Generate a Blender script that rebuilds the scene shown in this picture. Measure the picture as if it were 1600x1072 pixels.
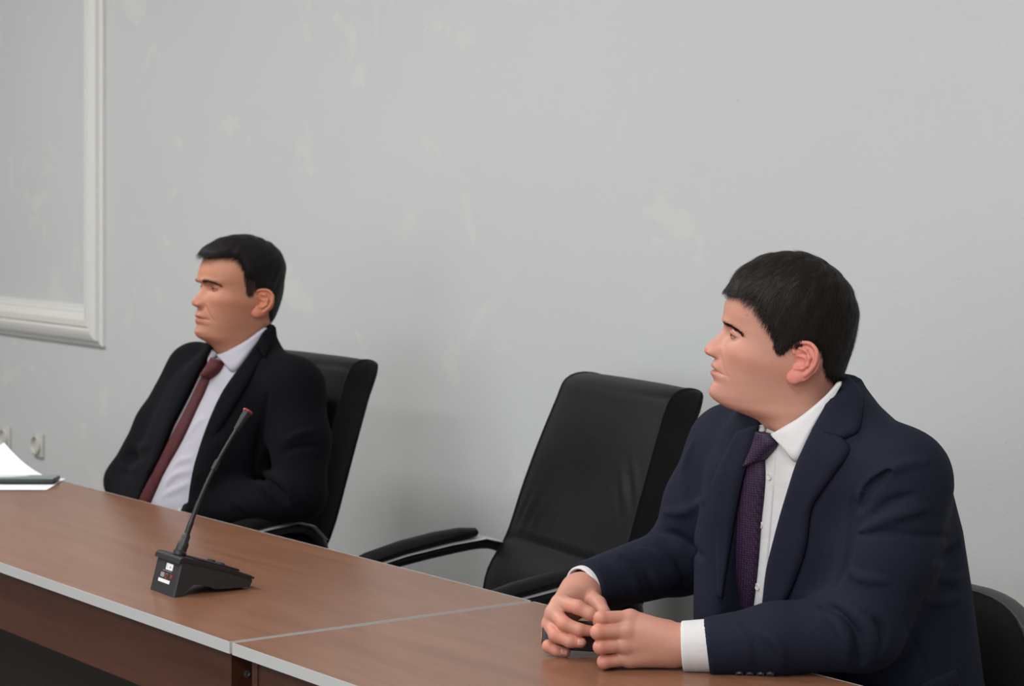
import bpy, bmesh, math, random
import numpy as np
from mathutils import Vector, Matrix

for o in list(bpy.data.objects):
    bpy.data.objects.remove(o)
scene = bpy.context.scene
COL = scene.collection

# ------------------------------------------------------------------ camera
# World axes: x runs along the back wall, y points into it, z is up. Camera stands at (0, 0, EYE).
EYE = 1.495
FPX = 3450.0                      # focal length in pixels of a 1600 px wide frame
HORIZON = 290.0
CA, SA = 0.8097, 0.5868           # camera yaw against the room
YAW = math.atan2(CA, SA)
cam_d = bpy.data.cameras.new('camera')
cam = bpy.data.objects.new('camera', cam_d); COL.objects.link(cam)
cam.location = (0, 0, EYE)
cam.rotation_euler = (math.pi/2, 0, YAW)
cam_d.sensor_width = 23.2
cam_d.lens = 23.2*FPX/1600
cam_d.shift_y = -(536-HORIZON)/1600
cam_d.dof.use_dof = True
cam_d.dof.focus_distance = 3.45
cam_d.dof.aperture_fstop = 6.3
cam_d.clip_start = 0.05
scene.camera = cam

# ------------------------------------------------------------------ world, lights, exposure
world = bpy.data.worlds.new('world'); scene.world = world
world.use_nodes = True
world.node_tree.nodes['Background'].inputs[0].default_value = (0.75, 0.82, 0.9, 1)
world.node_tree.nodes['Background'].inputs[1].default_value = 0.3
vs = scene.view_settings
vs.view_transform = 'Standard'; vs.look = 'None'; vs.gamma = 1.0; vs.use_curve_mapping = False
vs.exposure = 0.27

def area(name, loc, rot, sx, sy, power, col):
    d = bpy.data.lights.new(name, 'AREA'); d.shape = 'RECTANGLE'; d.size = sx; d.size_y = sy
    d.energy = power; d.color = col
    o = bpy.data.objects.new(name, d); COL.objects.link(o); o.location = loc; o.rotation_euler = rot
    return o
# fluorescent ceiling fittings down the middle of the room
LAMPS = [(-7.2, 0.9, 54), (-4.6, 0.9, 48), (-1.6, 0.9, 38), (-5.0, -1.8, 26), (-2.6, -1.8, 44), (-0.2, -1.4, 60)]
for lx, ly, lp in LAMPS:
    area('ceiling_light_source', (lx, ly, 3.30), (0, 0, 0), 1.5, 0.7, lp, (1.0, 0.975, 0.955))
# added cool fill light behind the camera; the wall there has no windows
area('added_front_fill', (-0.8, -4.25, 1.75), (math.radians(90), 0, 0), 6.0, 2.2, 95, (0.86, 0.93, 1.0))

# ------------------------------------------------------------------ helpers
def cam2room(p):
    p = np.asarray(p, float)
    out = p.copy()
    out[..., 0] = SA*p[..., 0] - CA*p[..., 1]
    out[..., 1] = CA*p[..., 0] + SA*p[..., 1]
    return out
def C(px, py, Y):                 # pixel and depth -> camera-aligned ground frame (right, depth, up)
    return np.array([(px-800)/FPX*Y, Y, EYE-(py-HORIZON)/FPX*Y])
def R(px, py, Y):                 # the same in room axes
    return cam2room(C(px, py, Y))

def newmesh(name, verts, faces, smooth=True):
    me = bpy.data.meshes.new(name)
    me.from_pydata([tuple(map(float, v)) for v in verts], [], [tuple(int(i) for i in f) for f in faces])
    if smooth:
        me.polygons.foreach_set('use_smooth', [True]*len(me.polygons))
    me.update()
    return me
def fastmesh(name, V, quads, tris=None, smooth=True):
    V = np.asarray(V, np.float32); quads = np.asarray(quads, np.int32).reshape(-1, 4)
    tris = np.zeros((0, 3), np.int32) if tris is None else np.asarray(tris, np.int32).reshape(-1, 3)
    me = bpy.data.meshes.new(name)
    me.vertices.add(len(V)); me.vertices.foreach_set('co', V.ravel())
    nl = quads.size+tris.size; npoly = len(quads)+len(tris)
    me.loops.add(nl); me.loops.foreach_set('vertex_index', np.concatenate([quads.ravel(), tris.ravel()]))
    me.polygons.add(npoly)
    ls = np.concatenate([np.arange(len(quads))*4, quads.size+np.arange(len(tris))*3]).astype(np.int32)
    me.polygons.foreach_set('loop_start', ls)
    me.polygons.foreach_set('use_smooth', [smooth]*npoly)
    me.update(calc_edges=True); me.validate()
    return me
def link(name, me, mat, parent=None):
    o = bpy.data.objects.new(name, me); COL.objects.link(o)
    if mat is not None:
        if len(me.materials) == 0: me.materials.append(mat)
    if parent is not None: o.parent = parent
    return o
def empty(name, loc, rz=0):
    o = bpy.data.objects.new(name, None); COL.objects.link(o)
    o.empty_display_size = 0.1
    o.location = tuple(map(float, loc)); o.rotation_euler = (0, 0, rz)
    return o
def tag(o, label, cat, group=None):
    o['label'] = label; o['category'] = cat
    if group: o['group'] = group
    return o
def struct(o, label=None):
    o['kind'] = 'structure'
    if label: o['label'] = label
    return o
def sstep(a, b, x):
    t = np.clip((np.asarray(x, float)-a)/(b-a), 0, 1); return t*t*(3-2*t)
def pchip(xs, ys, x):
    xs = np.asarray(xs, float); ys = np.asarray(ys, float); x = np.asarray(x, float)
    h = np.diff(xs); d = np.diff(ys)/h
    m = np.zeros(len(xs))
    for i in range(1, len(xs)-1):
        if d[i-1]*d[i] > 0:
            w1 = 2*h[i]+h[i-1]; w2 = h[i]+2*h[i-1]
            m[i] = (w1+w2)/(w1/d[i-1]+w2/d[i])
    m[0] = d[0]; m[-1] = d[-1]
    xc = np.clip(x, xs[0], xs[-1])
    i = np.clip(np.searchsorted(xs, xc)-1, 0, len(xs)-2)
    t = (xc-xs[i])/h[i]
    return ((2*t**3-3*t**2+1)*ys[i]+(t**3-2*t**2+t)*h[i]*m[i]+(-2*t**3+3*t**2)*ys[i+1]+(t**3-t**2)*h[i]*m[i+1])

class MB:
    """collects shapes for one mesh"""
    def __init__(s): s.v = []; s.f = []
    def add(s, v, f):
        n = len(s.v); s.v += [tuple(map(float, p)) for p in v]; s.f += [tuple(i+n for i in q) for q in f]; return s
    def box(s, lo, hi, bev=0.0):
        bm = bmesh.new(); bmesh.ops.create_cube(bm, size=1)
        for v in bm.verts:
            v.co = Vector([(lo[i]+hi[i])/2+v.co[i]*(hi[i]-lo[i]) for i in range(3)])
        if bev > 0:
            bmesh.ops.bevel(bm, geom=bm.edges[:]+bm.verts[:], offset=bev, segments=2, affect='EDGES', profile=0.6)
        bm.verts.index_update()
        s.add([v.co for v in bm.verts], [[v.index for v in f.verts] for f in bm.faces]); bm.free(); return s
    def tube(s, pts, rad, n=12, cap=True, flat=None):
        pts = [Vector(p) for p in pts]; k = len(pts)
        rad = [rad]*k if not hasattr(rad, '__len__') else rad
        rings = []; up = None
        for i, p in enumerate(pts):
            t = (pts[min(i+1, k-1)]-pts[max(i-1, 0)]).normalized()
            if up is None:
                up = Vector((0, 0, 1)) if abs(t.z) < 0.9 else Vector((1, 0, 0))
            a = t.cross(up).normalized(); b = a.cross(t).normalized(); up = b
            rings.append([p+(a*math.cos(q)+b*math.sin(q)*(flat or 1))*rad[i] for q in [2*math.pi*j/n for j in range(n)]])
        v = [q for r in rings for q in r]; f = []
        for i in range(k-1):
            for j in range(n):
                f.append((i*n+j, i*n+(j+1) % n, (i+1)*n+(j+1) % n, (i+1)*n+j))
        if cap:
            f.append(tuple(reversed(range(n)))); f.append(tuple(range((k-1)*n, k*n)))
        return s.add(v, f)
    def lathe(s, prof, origin, axis=(0, 0, 1), n=24):
        o = Vector(origin); ax = Vector(axis).normalized()
        a = ax.orthogonal().normalized(); b = ax.cross(a)
        v = []; f = []
        for r, z in prof:
            for j in range(n):
                q = 2*math.pi*j/n; v.append(o+ax*z+(a*math.cos(q)+b*math.sin(q))*max(r, 1e-5))
        for i in range(len(prof)-1):
            for j in range(n): f.append((i*n+j, i*n+(j+1) % n, (i+1)*n+(j+1) % n, (i+1)*n+j))
        f.append(tuple(reversed(range(n)))); f.append(tuple(range((len(prof)-1)*n, len(prof)*n)))
        return s.add(v, f)
    def prism(s, poly, z0, z1, fn=lambda x, y, z: (x, y, z)):
        n = len(poly); v = [fn(x, y, z0) for x, y in poly]+[fn(x, y, z1) for x, y in poly]
        f = [tuple(reversed(range(n))), tuple(range(n, 2*n))]+[(i, (i+1) % n, n+(i+1) % n, n+i) for i in range(n)]
        return s.add(v, f)
    def grid(s, P):
        P = np.asarray(P); r, c = P.shape[:2]
        f = [(i*c+j, i*c+j+1, (i+1)*c+j+1, (i+1)*c+j) for i in range(r-1) for j in range(c-1)]
        return s.add(P.reshape(-1, 3), f)
    def build(s, name, mat, parent=None, smooth=True, angle=40):
        me = newmesh(name, s.v, s.f, smooth)
        bm = bmesh.new(); bm.from_mesh(me); bmesh.ops.recalc_face_normals(bm, faces=bm.faces[:]); bm.to_mesh(me); bm.free()
        if smooth:
            me.set_sharp_from_angle(angle=math.radians(angle))
        return link(name, me, mat, parent)

# ------------------------------------------------------------------ materials
def mat(name, base=(0.5, 0.5, 0.5), rough=0.5, metal=0.0, spec=0.5, **kw):
    m = bpy.data.materials.new(name); m.use_nodes = True
    b = m.node_tree.nodes['Principled BSDF']
    b.inputs['Base Color'].default_value = (*base, 1)
    b.inputs['Roughness'].default_value = rough
    b.inputs['Metallic'].default_value = metal
    b.inputs['Specular IOR Level'].default_value = spec
    for k, v in kw.items():
        b.inputs[k].default_value = v
    return m
def N(m, t, **kw):
    n = m.node_tree.nodes.new(t)
    for k, v in kw.items():
        if hasattr(n, k): setattr(n, k, v)
        else: n.inputs[k].default_value = v
    return n
def L(m, a, b): m.node_tree.links.new(a, b)
def bsdf(m): return m.node_tree.nodes['Principled BSDF']
def coords(m, scale=(1, 1, 1), rot=(0, 0, 0), kind='Object'):
    tc = N(m, 'ShaderNodeTexCoord'); mp = N(m, 'ShaderNodeMapping')
    mp.inputs['Scale'].default_value = scale; mp.inputs['Rotation'].default_value = rot
    L(m, tc.outputs[kind], mp.inputs['Vector']); return mp.outputs['Vector']
def noise(m, vec, scale, detail=3, rough=0.5, dist=0.0):
    n = N(m, 'ShaderNodeTexNoise'); L(m, vec, n.inputs['Vector'])
    n.inputs['Scale'].default_value = scale; n.inputs['Detail'].default_value = detail
    n.inputs['Roughness'].default_value = rough; n.inputs['Distortion'].default_value = dist
    return n.outputs['Fac']
def ramp(m, fac, stops, interp='LINEAR'):
    r = N(m, 'ShaderNodeValToRGB'); r.color_ramp.interpolation = interp
    e = r.color_ramp.elements
    while len(e) < len(stops): e.new(0.5)
    for el, (p, c) in zip(e, stops):
        el.position = p; el.color = (*c, 1) if len(c) == 3 else c
    L(m, fac, r.inputs['Fac']); return r.outputs['Color']
def mix(m, fac, a, b, blend='MIX'):
    x = N(m, 'ShaderNodeMix', data_type='RGBA', blend_type=blend)
    for sock, val in ((x.inputs[0], fac), (x.inputs[6], a), (x.inputs[7], b)):
        if hasattr(val, 'links'): L(m, val, sock)
        elif isinstance(val, tuple): sock.default_value = (*val, 1)
        else: sock.default_value = val
    return x.outputs[2]
def bump(m, h, strength, dist=0.002):
    b = N(m, 'ShaderNodeBump'); b.inputs['Strength'].default_value = strength; b.inputs['Distance'].default_value = dist
    L(m, h, b.inputs['Height']); L(m, b.outputs['Normal'], bsdf(m).inputs['Normal'])

def m_wall():
    m = mat('painted_plaster', rough=0.62, spec=0.3)
    v = coords(m)
    big = noise(m, v, 1.1, 4, 0.55)
    c = ramp(m, big, [(0.3, (0.525, 0.545, 0.547)), (0.7, (0.55, 0.568, 0.568))])
    p1 = noise(m, v, 4.2, 5, 0.62, 0.4)          # patches of filler under the paint
    mk = ramp(m, p1, [(0.60, (0, 0, 0)), (0.66, (1, 1, 1))])
    c = mix(m, mk, c, (0.578, 0.583, 0.573))
    sp = ramp(m, noise(m, v, 26, 3, 0.6), [(0.73, (0, 0, 0)), (0.78, (1, 1, 1))])
    x = N(m, 'ShaderNodeMath', operation='MULTIPLY'); x.inputs[1].default_value = 0.35
    L(m, sp, x.inputs[0])
    c = mix(m, x.outputs[0], c, (0.40, 0.41, 0.41))
    L(m, c, bsdf(m).inputs['Base Color'])
    fine = noise(m, v, 160, 3, 0.6); mid = noise(m, v, 14, 4, 0.6)
    a = N(m, 'ShaderNodeMath', operation='MULTIPLY_ADD'); L(m, mid, a.inputs[0]); a.inputs[1].default_value = 1.6; L(m, fine, a.inputs[2])
    bump(m, a.outputs[0], 0.12, 0.004)
    return m
def m_wood(name, lo, hi, rough, scale=(1.2, 14, 14), rot=(0, 0, 0)):
    m = mat(name, rough=rough, spec=0.36)
    v = coords(m, scale, rot)
    g = noise(m, v, 2.2, 6, 0.62, 0.6)
    c = ramp(m, g, [(0.25, lo), (0.5, tuple((a+b)/2 for a, b in zip(lo, hi))), (0.75, hi)])
    v2 = coords(m, (scale[0]*1.5, scale[1]*9, scale[2]*9), rot)
    s = noise(m, v2, 5, 3, 0.5)
    c = mix(m, 0.22, c, ramp(m, s, [(0.35, tuple(a*0.5 for a in lo)), (0.65, hi)]))
    L(m, c, bsdf(m).inputs['Base Color'])
    bump(m, s, 0.03, 0.001)
    return m
def m_leather():
    m = mat('black_leather', (0.0075, 0.008, 0.008), 0.46, spec=0.12)
    v = coords(m)
    w = N(m, 'ShaderNodeTexVoronoi'); L(m, v, w.inputs['Vector']); w.inputs['Scale'].default_value = 420
    n1 = noise(m, v, 9, 3, 0.5)
    a = N(m, 'ShaderNodeMath', operation='MULTIPLY_ADD'); L(m, n1, a.inputs[0]); a.inputs[1].default_value = 2.5; L(m, w.outputs['Distance'], a.inputs[2])
    bump(m, a.outputs[0], 0.25, 0.0015)
    return m
def m_cloth(name, base, hi, rough=0.85, weave=900, sheen=0.05):
    m = mat(name, base, rough, spec=0.12)
    b = bsdf(m); b.inputs['Sheen Weight'].default_value = sheen; b.inputs['Sheen Roughness'].default_value = 0.5
    b.inputs['Sheen Tint'].default_value = (*[min(1, h*6+0.1) for h in hi], 1)
    v = coords(m)
    n1 = noise(m, v, weave, 2, 0.6); n2 = noise(m, v, 5, 3, 0.5)
    c = mix(m, n1, base, hi); c = mix(m, 0.25, c, ramp(m, n2, [(0.3, base), (0.7, hi)]))
    L(m, c, b.inputs['Base Color'])
    n3 = noise(m, v, 22, 3, 0.55, 0.6)
    a = N(m, 'ShaderNodeMath', operation='MULTIPLY_ADD'); L(m, n3, a.inputs[0]); a.inputs[1].default_value = 5.0; L(m, n1, a.inputs[2])
    bump(m, a.outputs[0], 0.3, 0.0015)
    return m
def m_skin(name):
    m = mat(name, rough=0.5, spec=0.38)
    b = bsdf(m)
    at = N(m, 'ShaderNodeAttribute'); at.attribute_name = 'tone'
    v = coords(m)
    n1 = noise(m, v, 38, 5, 0.65); n2 = noise(m, v, 420, 2, 0.6)
    c = mix(m, 0.35, at.outputs['Color'], mix(m, n1, (0.36, 0.36, 0.36), (0.66, 0.62, 0.62)), 'OVERLAY')
    L(m, c, b.inputs['Base Color'])
    b.inputs['Subsurface Weight'].default_value = 0.12
    b.inputs['Subsurface Radius'].default_value = (1.0, 0.35, 0.2)
    b.inputs['Subsurface Scale'].default_value = 0.006
    bump(m, n2, 0.12, 0.0008)
    return m
M = {}
M['wall'] = m_wall()
M['trim'] = mat('white_moulding', (0.66, 0.66, 0.63), 0.45)
M['ceiling'] = mat('ceiling_white', (0.75, 0.75, 0.73), 0.8)
M['floor'] = m_wood('floor_laminate', (0.17, 0.15, 0.138), (0.27, 0.245, 0.228), 0.45)
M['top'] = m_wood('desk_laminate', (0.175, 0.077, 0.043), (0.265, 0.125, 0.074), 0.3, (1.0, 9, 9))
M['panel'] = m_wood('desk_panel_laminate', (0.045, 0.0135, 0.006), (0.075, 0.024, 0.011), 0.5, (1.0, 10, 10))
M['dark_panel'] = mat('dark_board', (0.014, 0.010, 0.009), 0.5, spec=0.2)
M['edge'] = mat('grey_edge_band', (0.42, 0.43, 0.425), 0.4)
M['leather'] = m_leather()
M['plastic'] = mat('black_plastic', (0.013, 0.013, 0.014), 0.4)
M['plastic_mat'] = mat('matt_black_plastic', (0.016, 0.016, 0.017), 0.55)
M['shell'] = mat('grey_black_shell', (0.035, 0.036, 0.038), 0.5)
M['chrome'] = mat('chrome', (0.72, 0.72, 0.72), 0.18, 1.0)
M['silver'] = mat('silver_tube', (0.5, 0.5, 0.5), 0.35, 0.3)
M['fabric'] = m_cloth('black_upholstery', (0.006, 0.006, 0.006), (0.012, 0.011, 0.011), 0.95, 600, 0.05)
M['white'] = mat('white_print', (0.75, 0.75, 0.77), 0.5)
M['greyprint'] = mat('grey_print', (0.25, 0.25, 0.26), 0.5)
M['red'] = mat('red_print', (0.35, 0.06, 0.035), 0.5)
M['redring'] = mat('red_ring', (0.22, 0.02, 0.02), 0.3)
M['socket'] = mat('socket_cream', (0.52, 0.52, 0.47), 0.4)
M['socket_dark'] = mat('socket_recess', (0.16, 0.16, 0.15), 0.5)
M['hole'] = mat('socket_hole', (0.02, 0.02, 0.02), 0.6)
M['paper'] = mat('white_paper', (0.86, 0.87, 0.9), 0.7)
M['glass'] = mat('phone_glass', (0.13, 0.2, 0.18), 0.06, spec=0.7)
M['screw'] = mat('screw_zinc', (0.4, 0.4, 0.38), 0.35, 0.9)
M['suit_navy'] = m_cloth('navy_suit_wool', (0.007, 0.0085, 0.0185), (0.016, 0.018, 0.032), 0.8)
M['suit_black'] = m_cloth('black_suit_wool', (0.0018, 0.0018, 0.0032), (0.0045, 0.0045, 0.007), 0.9)
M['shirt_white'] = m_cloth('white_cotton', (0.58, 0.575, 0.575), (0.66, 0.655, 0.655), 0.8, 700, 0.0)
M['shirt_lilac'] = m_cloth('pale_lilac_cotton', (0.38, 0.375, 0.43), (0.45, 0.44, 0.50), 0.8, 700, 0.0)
M['button'] = mat('pearl_button', (0.6, 0.57, 0.57), 0.25)
M['suit_button'] = mat('dark_button', (0.05, 0.05, 0.06), 0.25)
M['skin_r'] = m_skin('skin_fair'); M['skin_l'] = m_skin('skin_tan')
M['sclera'] = mat('eye_white', (0.22, 0.18, 0.17), 0.2)
M['iris'] = mat('eye_iris', (0.02, 0.014, 0.01), 0.1)
M['nail'] = mat('finger_nail', (0.56, 0.29, 0.235), 0.25)
M['shoe'] = mat('black_shoe_leather', (0.01, 0.01, 0.01), 0.25)
def m_hair(name, a, b_):
    m = mat(name, a, 0.55, spec=0.2)
    v = coords(m); n = noise(m, v, 150, 2)
    L(m, mix(m, n, a, b_), bsdf(m).inputs['Base Color']); bump(m, noise(m, v, 500, 2), 0.3, 0.001)
    return m
M['hair_r'] = m_hair('dark_brown_hair', (0.006, 0.0045, 0.004), (0.02, 0.014, 0.011))
M['hair_l'] = m_hair('black_hair', (0.005, 0.0045, 0.0045), (0.012, 0.010, 0.009))
def m_tie(name, a, b_, scale, dots):
    m = mat(name, a, 0.55, spec=0.35)
    v = coords(m, rot=(0, 0, 0)); 
    ch = N(m, 'ShaderNodeTexVoronoi'); L(m, v, ch.inputs['Vector']); ch.inputs['Scale'].default_value = scale
    ch.inputs['Randomness'].default_value = dots
    f = ramp(m, ch.outputs['Distance'], [(0.25, (1, 1, 1)), (0.5, (0, 0, 0))])
    L(m, mix(m, f, a, b_), bsdf(m).inputs['Base Color']); bump(m, f, 0.4, 0.001)
    return m
M['tie_purple'] = m_tie('purple_woven_tie', (0.016, 0.008, 0.024), (0.06, 0.022, 0.07), 260, 0.15)
M['tie_red'] = m_tie('dark_red_tie', (0.055, 0.008, 0.01), (0.10, 0.016, 0.018), 300, 0.5)

# ------------------------------------------------------------------ room shell
WALL_Y = 3.25; RX0, RX1, RY0, RZ = -10.0, 2.6, -4.3, 3.35
def slab(name, lo, hi, m, label):
    return struct(MB().box(lo, hi).build(name, m, smooth=False), label)
slab('floor', (RX0, RY0, -0.1), (RX1, WALL_Y, 0), M['floor'], 'dark laminate floor under the desks')
slab('ceiling', (RX0, RY0, RZ), (RX1, WALL_Y, RZ+0.1), M['ceiling'], 'white ceiling')
slab('wall_back', (RX0, WALL_Y, -0.1), (RX1, WALL_Y+0.15, RZ), M['wall'], 'pale blue-grey painted plaster wall with lighter filler patches')
slab('wall_left', (RX0-0.15, RY0, -0.1), (RX0, WALL_Y, RZ), M['wall'], 'pale grey side wall')
slab('wall_right', (RX1, RY0, -0.1), (RX1+0.15, WALL_Y, RZ), M['wall'], 'pale grey side wall')
slab('wall_front', (RX0, RY0-0.15, -0.1), (RX1, RY0, RZ), M['wall'], 'pale grey wall behind the camera')

# moulding frame on the back wall: one stepped profile carried round a rectangle with mitred corners
c0 = None
def wall_pt(px, py):
    Y = WALL_Y/((px-800)/FPX*CA+SA); return R(px, py, Y)
corner = wall_pt(165.5, 542)
prof = [(0, 0), (0, 0.012), (0.008, 0.016), (0.016, 0.016), (0.02, 0.03), (0.034, 0.038), (0.052, 0.040), (0.056, 0.034),
        (0.062, 0.034), (0.066, 0.040), (0.086, 0.040), (0.096, 0.030), (0.108, 0.020), (0.114, 0.020), (0.118, 0.010), (0.134, 0.008), (0.134, 0)]
fx1, fz0 = corner[0], corner[2]; fx0, fz1 = fx1-2.6, fz0+1.95
fr = empty('trim_1', (fx1, WALL_Y, fz0)); struct(fr, 'white stepped moulding framing a panel on the wall')
def rail(name, a, b, ins_a, ins_b):
    mb = MB(); v = []
    for (q, ia) in ((a, ins_a), (b, ins_b)):
        for d, h in prof:
            v.append((q[0]+ia[0]*d-fx1, -h, q[1]+ia[1]*d-fz0))
    n = len(prof); f = [(i, i+1, n+i+1, n+i) for i in range(n-1)]
    f += [tuple(range(n)), tuple(range(2*n-1, n-1, -1))]
    mb.add(v, f); return mb.build(name, M['trim'], fr, smooth=True, angle=25)
rail('moulding_rail', (fx0, fz0), (fx1, fz0), (1, 1), (-1, 1))
rail('moulding_rail', (fx1, fz0), (fx1, fz1), (-1, 1), (-1, -1))
rail('moulding_rail', (fx1, fz1), (fx0, fz1), (-1, -1), (1, -1))
rail('moulding_rail', (fx0, fz1), (fx0, fz0), (1, -1), (1, 1))
bb = MB().box((RX0, WALL_Y-0.018, 0), (RX1, WALL_Y, 0.1), 0.004).build('baseboard_back', M['trim']); struct(bb, 'white skirting board along the wall')

# sockets
def socket(px, py, label):
    p = wall_pt(px, py); r = empty('wall_socket', p); tag(r, label, 'wall socket', 'two wall sockets below the moulding')
    s = 0.0425
    MB().box((-s, -0.011, -s), (s, 0, s), 0.005).build('cover_plate', M['socket'], r)
    # round well
    MB().lathe([(0.034, 0.0), (0.034, 0.016), (0.030, 0.018), (0.0285, 0.016), (0.0275, 0.003), (0.0, 0.003)], (0, -0.004, 0), (0, -1, 0), 32).build('socket_well', M['socket'], r)
    MB().lathe([(0.0272, 0), (0.0272, 0.001), (0, 0.001)], (0, -0.0075, 0), (0, -1, 0), 24).build('well_floor', M['socket_dark'], r)
    for sx in (-0.0095, 0.0095):
        MB().lathe([(0.0035, 0), (0.0035, 0.0008), (0, 0.0008)], (sx, -0.0086, 0), (0, -1, 0), 12).build('pin_hole', M['hole'], r)
    for sz in (-0.024, 0.024):
        MB().box((-0.004, -0.014, sz-0.004), (0.004, -0.008, sz+0.004), 0.001).build('earth_clip', M['screw'], r)
socket(11, 684, 'cream square wall socket cut by the left edge of the photo')
socket(62, 695, 'cream square wall socket beside the seated man, right one of the pair')

# ------------------------------------------------------------------ desks
TZ = 0.75
k = EYE-TZ
def on_table(px, py): return R(px, py, k*FPX/(py-HORIZON))
dc = on_table(358.5, 1003.5)          # front right corner of the long desk
DY0 = dc[1]; DY1 = 2.352; DX1 = dc[0]
TH = 0.019
def desk(x0, x1, label, left_leg, right_leg):
    r = empty('desk', ((x0+x1)/2, (DY0+DY1)/2, 0)); tag(r, label, 'desk', 'desks pushed end to end')
    hx = (x1-x0)/2; hy = (DY1-DY0)/2; e = 0.002
    t = MB().box((-hx+e, -hy+e, TZ-TH), (hx-e, hy-e, TZ)).build('desktop', M['top'], r, smooth=False)
    for lo, hi in (((-hx, -hy, TZ-TH), (hx, -hy+e, TZ+0.0002)), ((-hx, hy-e, TZ-TH), (hx, hy, TZ+0.0002)),
                   ((-hx, -hy+e, TZ-TH), (-hx+e, hy-e, TZ+0.0002)), ((hx-e, -hy+e, TZ-TH), (hx, hy-e, TZ+0.0002))):
        MB().box(lo, hi).build('edge_band', M['edge'], t, smooth=False)
    lt = 0.018; ov = 0.03
    for on, sx in ((left_leg, -1), (right_leg, 1)):
        x = sx*(hx-ov-lt/2)
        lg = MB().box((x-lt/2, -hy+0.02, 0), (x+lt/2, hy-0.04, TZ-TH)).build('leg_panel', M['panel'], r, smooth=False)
        for yy in (-hy+0.05, -hy+0.22, hy-0.1):
            for zz in (TZ-TH-0.045,):
                MB().lathe([(0.0062, 0), (0.0062, 0.0012), (0.003, 0.0016), (0.0028, 0.0004), (0, 0.0004)], (x+sx*lt/2, yy, zz), (sx, 0, 0), 16).build('screw_cap', M['screw'], lg)
    a = hx-ov-lt
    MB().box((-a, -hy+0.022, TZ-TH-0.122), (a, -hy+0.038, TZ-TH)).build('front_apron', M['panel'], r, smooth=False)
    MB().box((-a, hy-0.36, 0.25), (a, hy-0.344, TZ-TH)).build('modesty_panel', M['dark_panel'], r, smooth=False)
    return r
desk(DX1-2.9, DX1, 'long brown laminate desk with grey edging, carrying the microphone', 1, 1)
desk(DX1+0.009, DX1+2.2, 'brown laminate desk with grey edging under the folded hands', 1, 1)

# ------------------------------------------------------------------ executive chairs
def chair_back(parent):
    ns, na, nu = 64, 14, 44
    Th0 = 0.080
    def spine(s):
        return 0.215+0.178*s-0.02*math.sin(s*math.pi)-0.03*math.exp(-((s-0.2)/0.14)**2), 0.47+0.572*s
    def nrm(s):
        y0, z0 = spine(s-0.01); y1, z1 = spine(s+0.01); l = math.hypot(y1-y0, z1-z0); return (z1-z0)/l, -(y1-y0)/l     # towards the back
    def hw(s): return 0.238+0.020*math.sin(math.pi*min(1, s*1.05))+0.006*(1-s)
    F = np.zeros((ns+na, nu, 3)); B = np.zeros((ns+na, nu, 3))
    us = [math.sin((-1+2*j/(nu-1))*math.pi/2*0.97)/math.sin(math.pi/2*0.97) for j in range(nu)]
    for i in range(ns):
        s = i/(ns-1); y, z = spine(s); w = hw(s); ny, nz = nrm(s)
        for j, u in enumerate(us):
            x = u*w
            pad = 0.016*(1-abs(u)**4)
            pad -= 0.010*math.exp(-((s-0.42)/0.011)**2)*(1-abs(u)**8)           # seam above the lumbar roll
            pad += 0.012*math.exp(-((s-0.30)/0.09)**2)
            e = math.exp(-((u-0.78)/0.14)**2)*math.exp(-((s-0.70)/0.07)**2)
            pad += 0.0042*e*math.sin((x*0.8+z*0.6)*170)
            e = math.exp(-((u+0.62)/0.22)**2)*math.exp(-((s-0.52)/0.06)**2)
            pad += 0.0034*e*math.sin((x*0.9-z*0.3)*140)
            pad -= 0.014*math.exp(-(u/0.6)**2)*math.exp(-((s-0.65)/0.2)**2)
            F[i, j] = (x, y-pad*ny, z-pad*nz)
            B[i, j] = (x*0.98, y+Th0*ny+0.012*(1-u*u), z+Th0*nz)
    ny, nz = nrm(1.0); uy, uz = -nz, ny
    for q in range(na):
        a = (q+1)/na*math.pi/2
        for j, u in enumerate(us):
            f0 = F[ns-1, j]; b0 = B[ns-1, j]
            d = b0-f0
            rr = 0.055
            sh_ = 1-0.09*(1-math.cos(a))**1.2
            p = f0+d*(1-math.cos(a))*0.97; p[1] += uy*rr*math.sin(a); p[2] += uz*rr*math.sin(a); p[0] *= sh_
            F[ns+q, j] = p
            p2 = b0.copy(); p2[1] += uy*rr*math.sin(a)*0.98; p2[2] += uz*rr*math.sin(a)*0.98; p2[0] *= sh_
            B[ns+q, j] = p2
    nt = ns+na
    f = MB().grid(F[:, ::-1]).build('backrest', M['leather'], parent, angle=80)
    MB().grid(B).build('back_cover', M['leather'], parent, angle=80)
    for jj, sg in ((0, -1), (nu-1, 1)):
        G = np.zeros((nt, 6, 3))
        for i in range(nt):
            for q in range(6):
                a = q/5; G[i, q] = F[i, jj]*(1-a)+B[i, jj]*a
                G[i, q, 0] += sg*0.006*math.sin(math.pi*a)
        MB().grid(G if sg < 0 else G[:, ::-1]).build('side_panel', M['leather'], parent, angle=80)
        for GG in (F, B):
            MB().tube([GG[i, jj] for i in range(0, nt, 2)]+[GG[nt-1, jj]], 0.003, 6).build('piping', M['leather'], f)
    S = np.zeros((30, 16, 3))
    for i in range(30):
        s = 0.02+0.96*i/29
        y, z = spine(s); ny, nz = nrm(s)
        for j in range(16):
            u = -1+2*j/15
            S[i, j] = (u*(hw(s)-0.02), y+Th0*ny+0.014*(1-u*u)+0.012*(1-u**6)*(1-abs(2*s-1)**8), z+Th0*nz)
    MB().grid(S).build('rear_shell', M['plastic_mat'], parent, angle=80)
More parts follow.
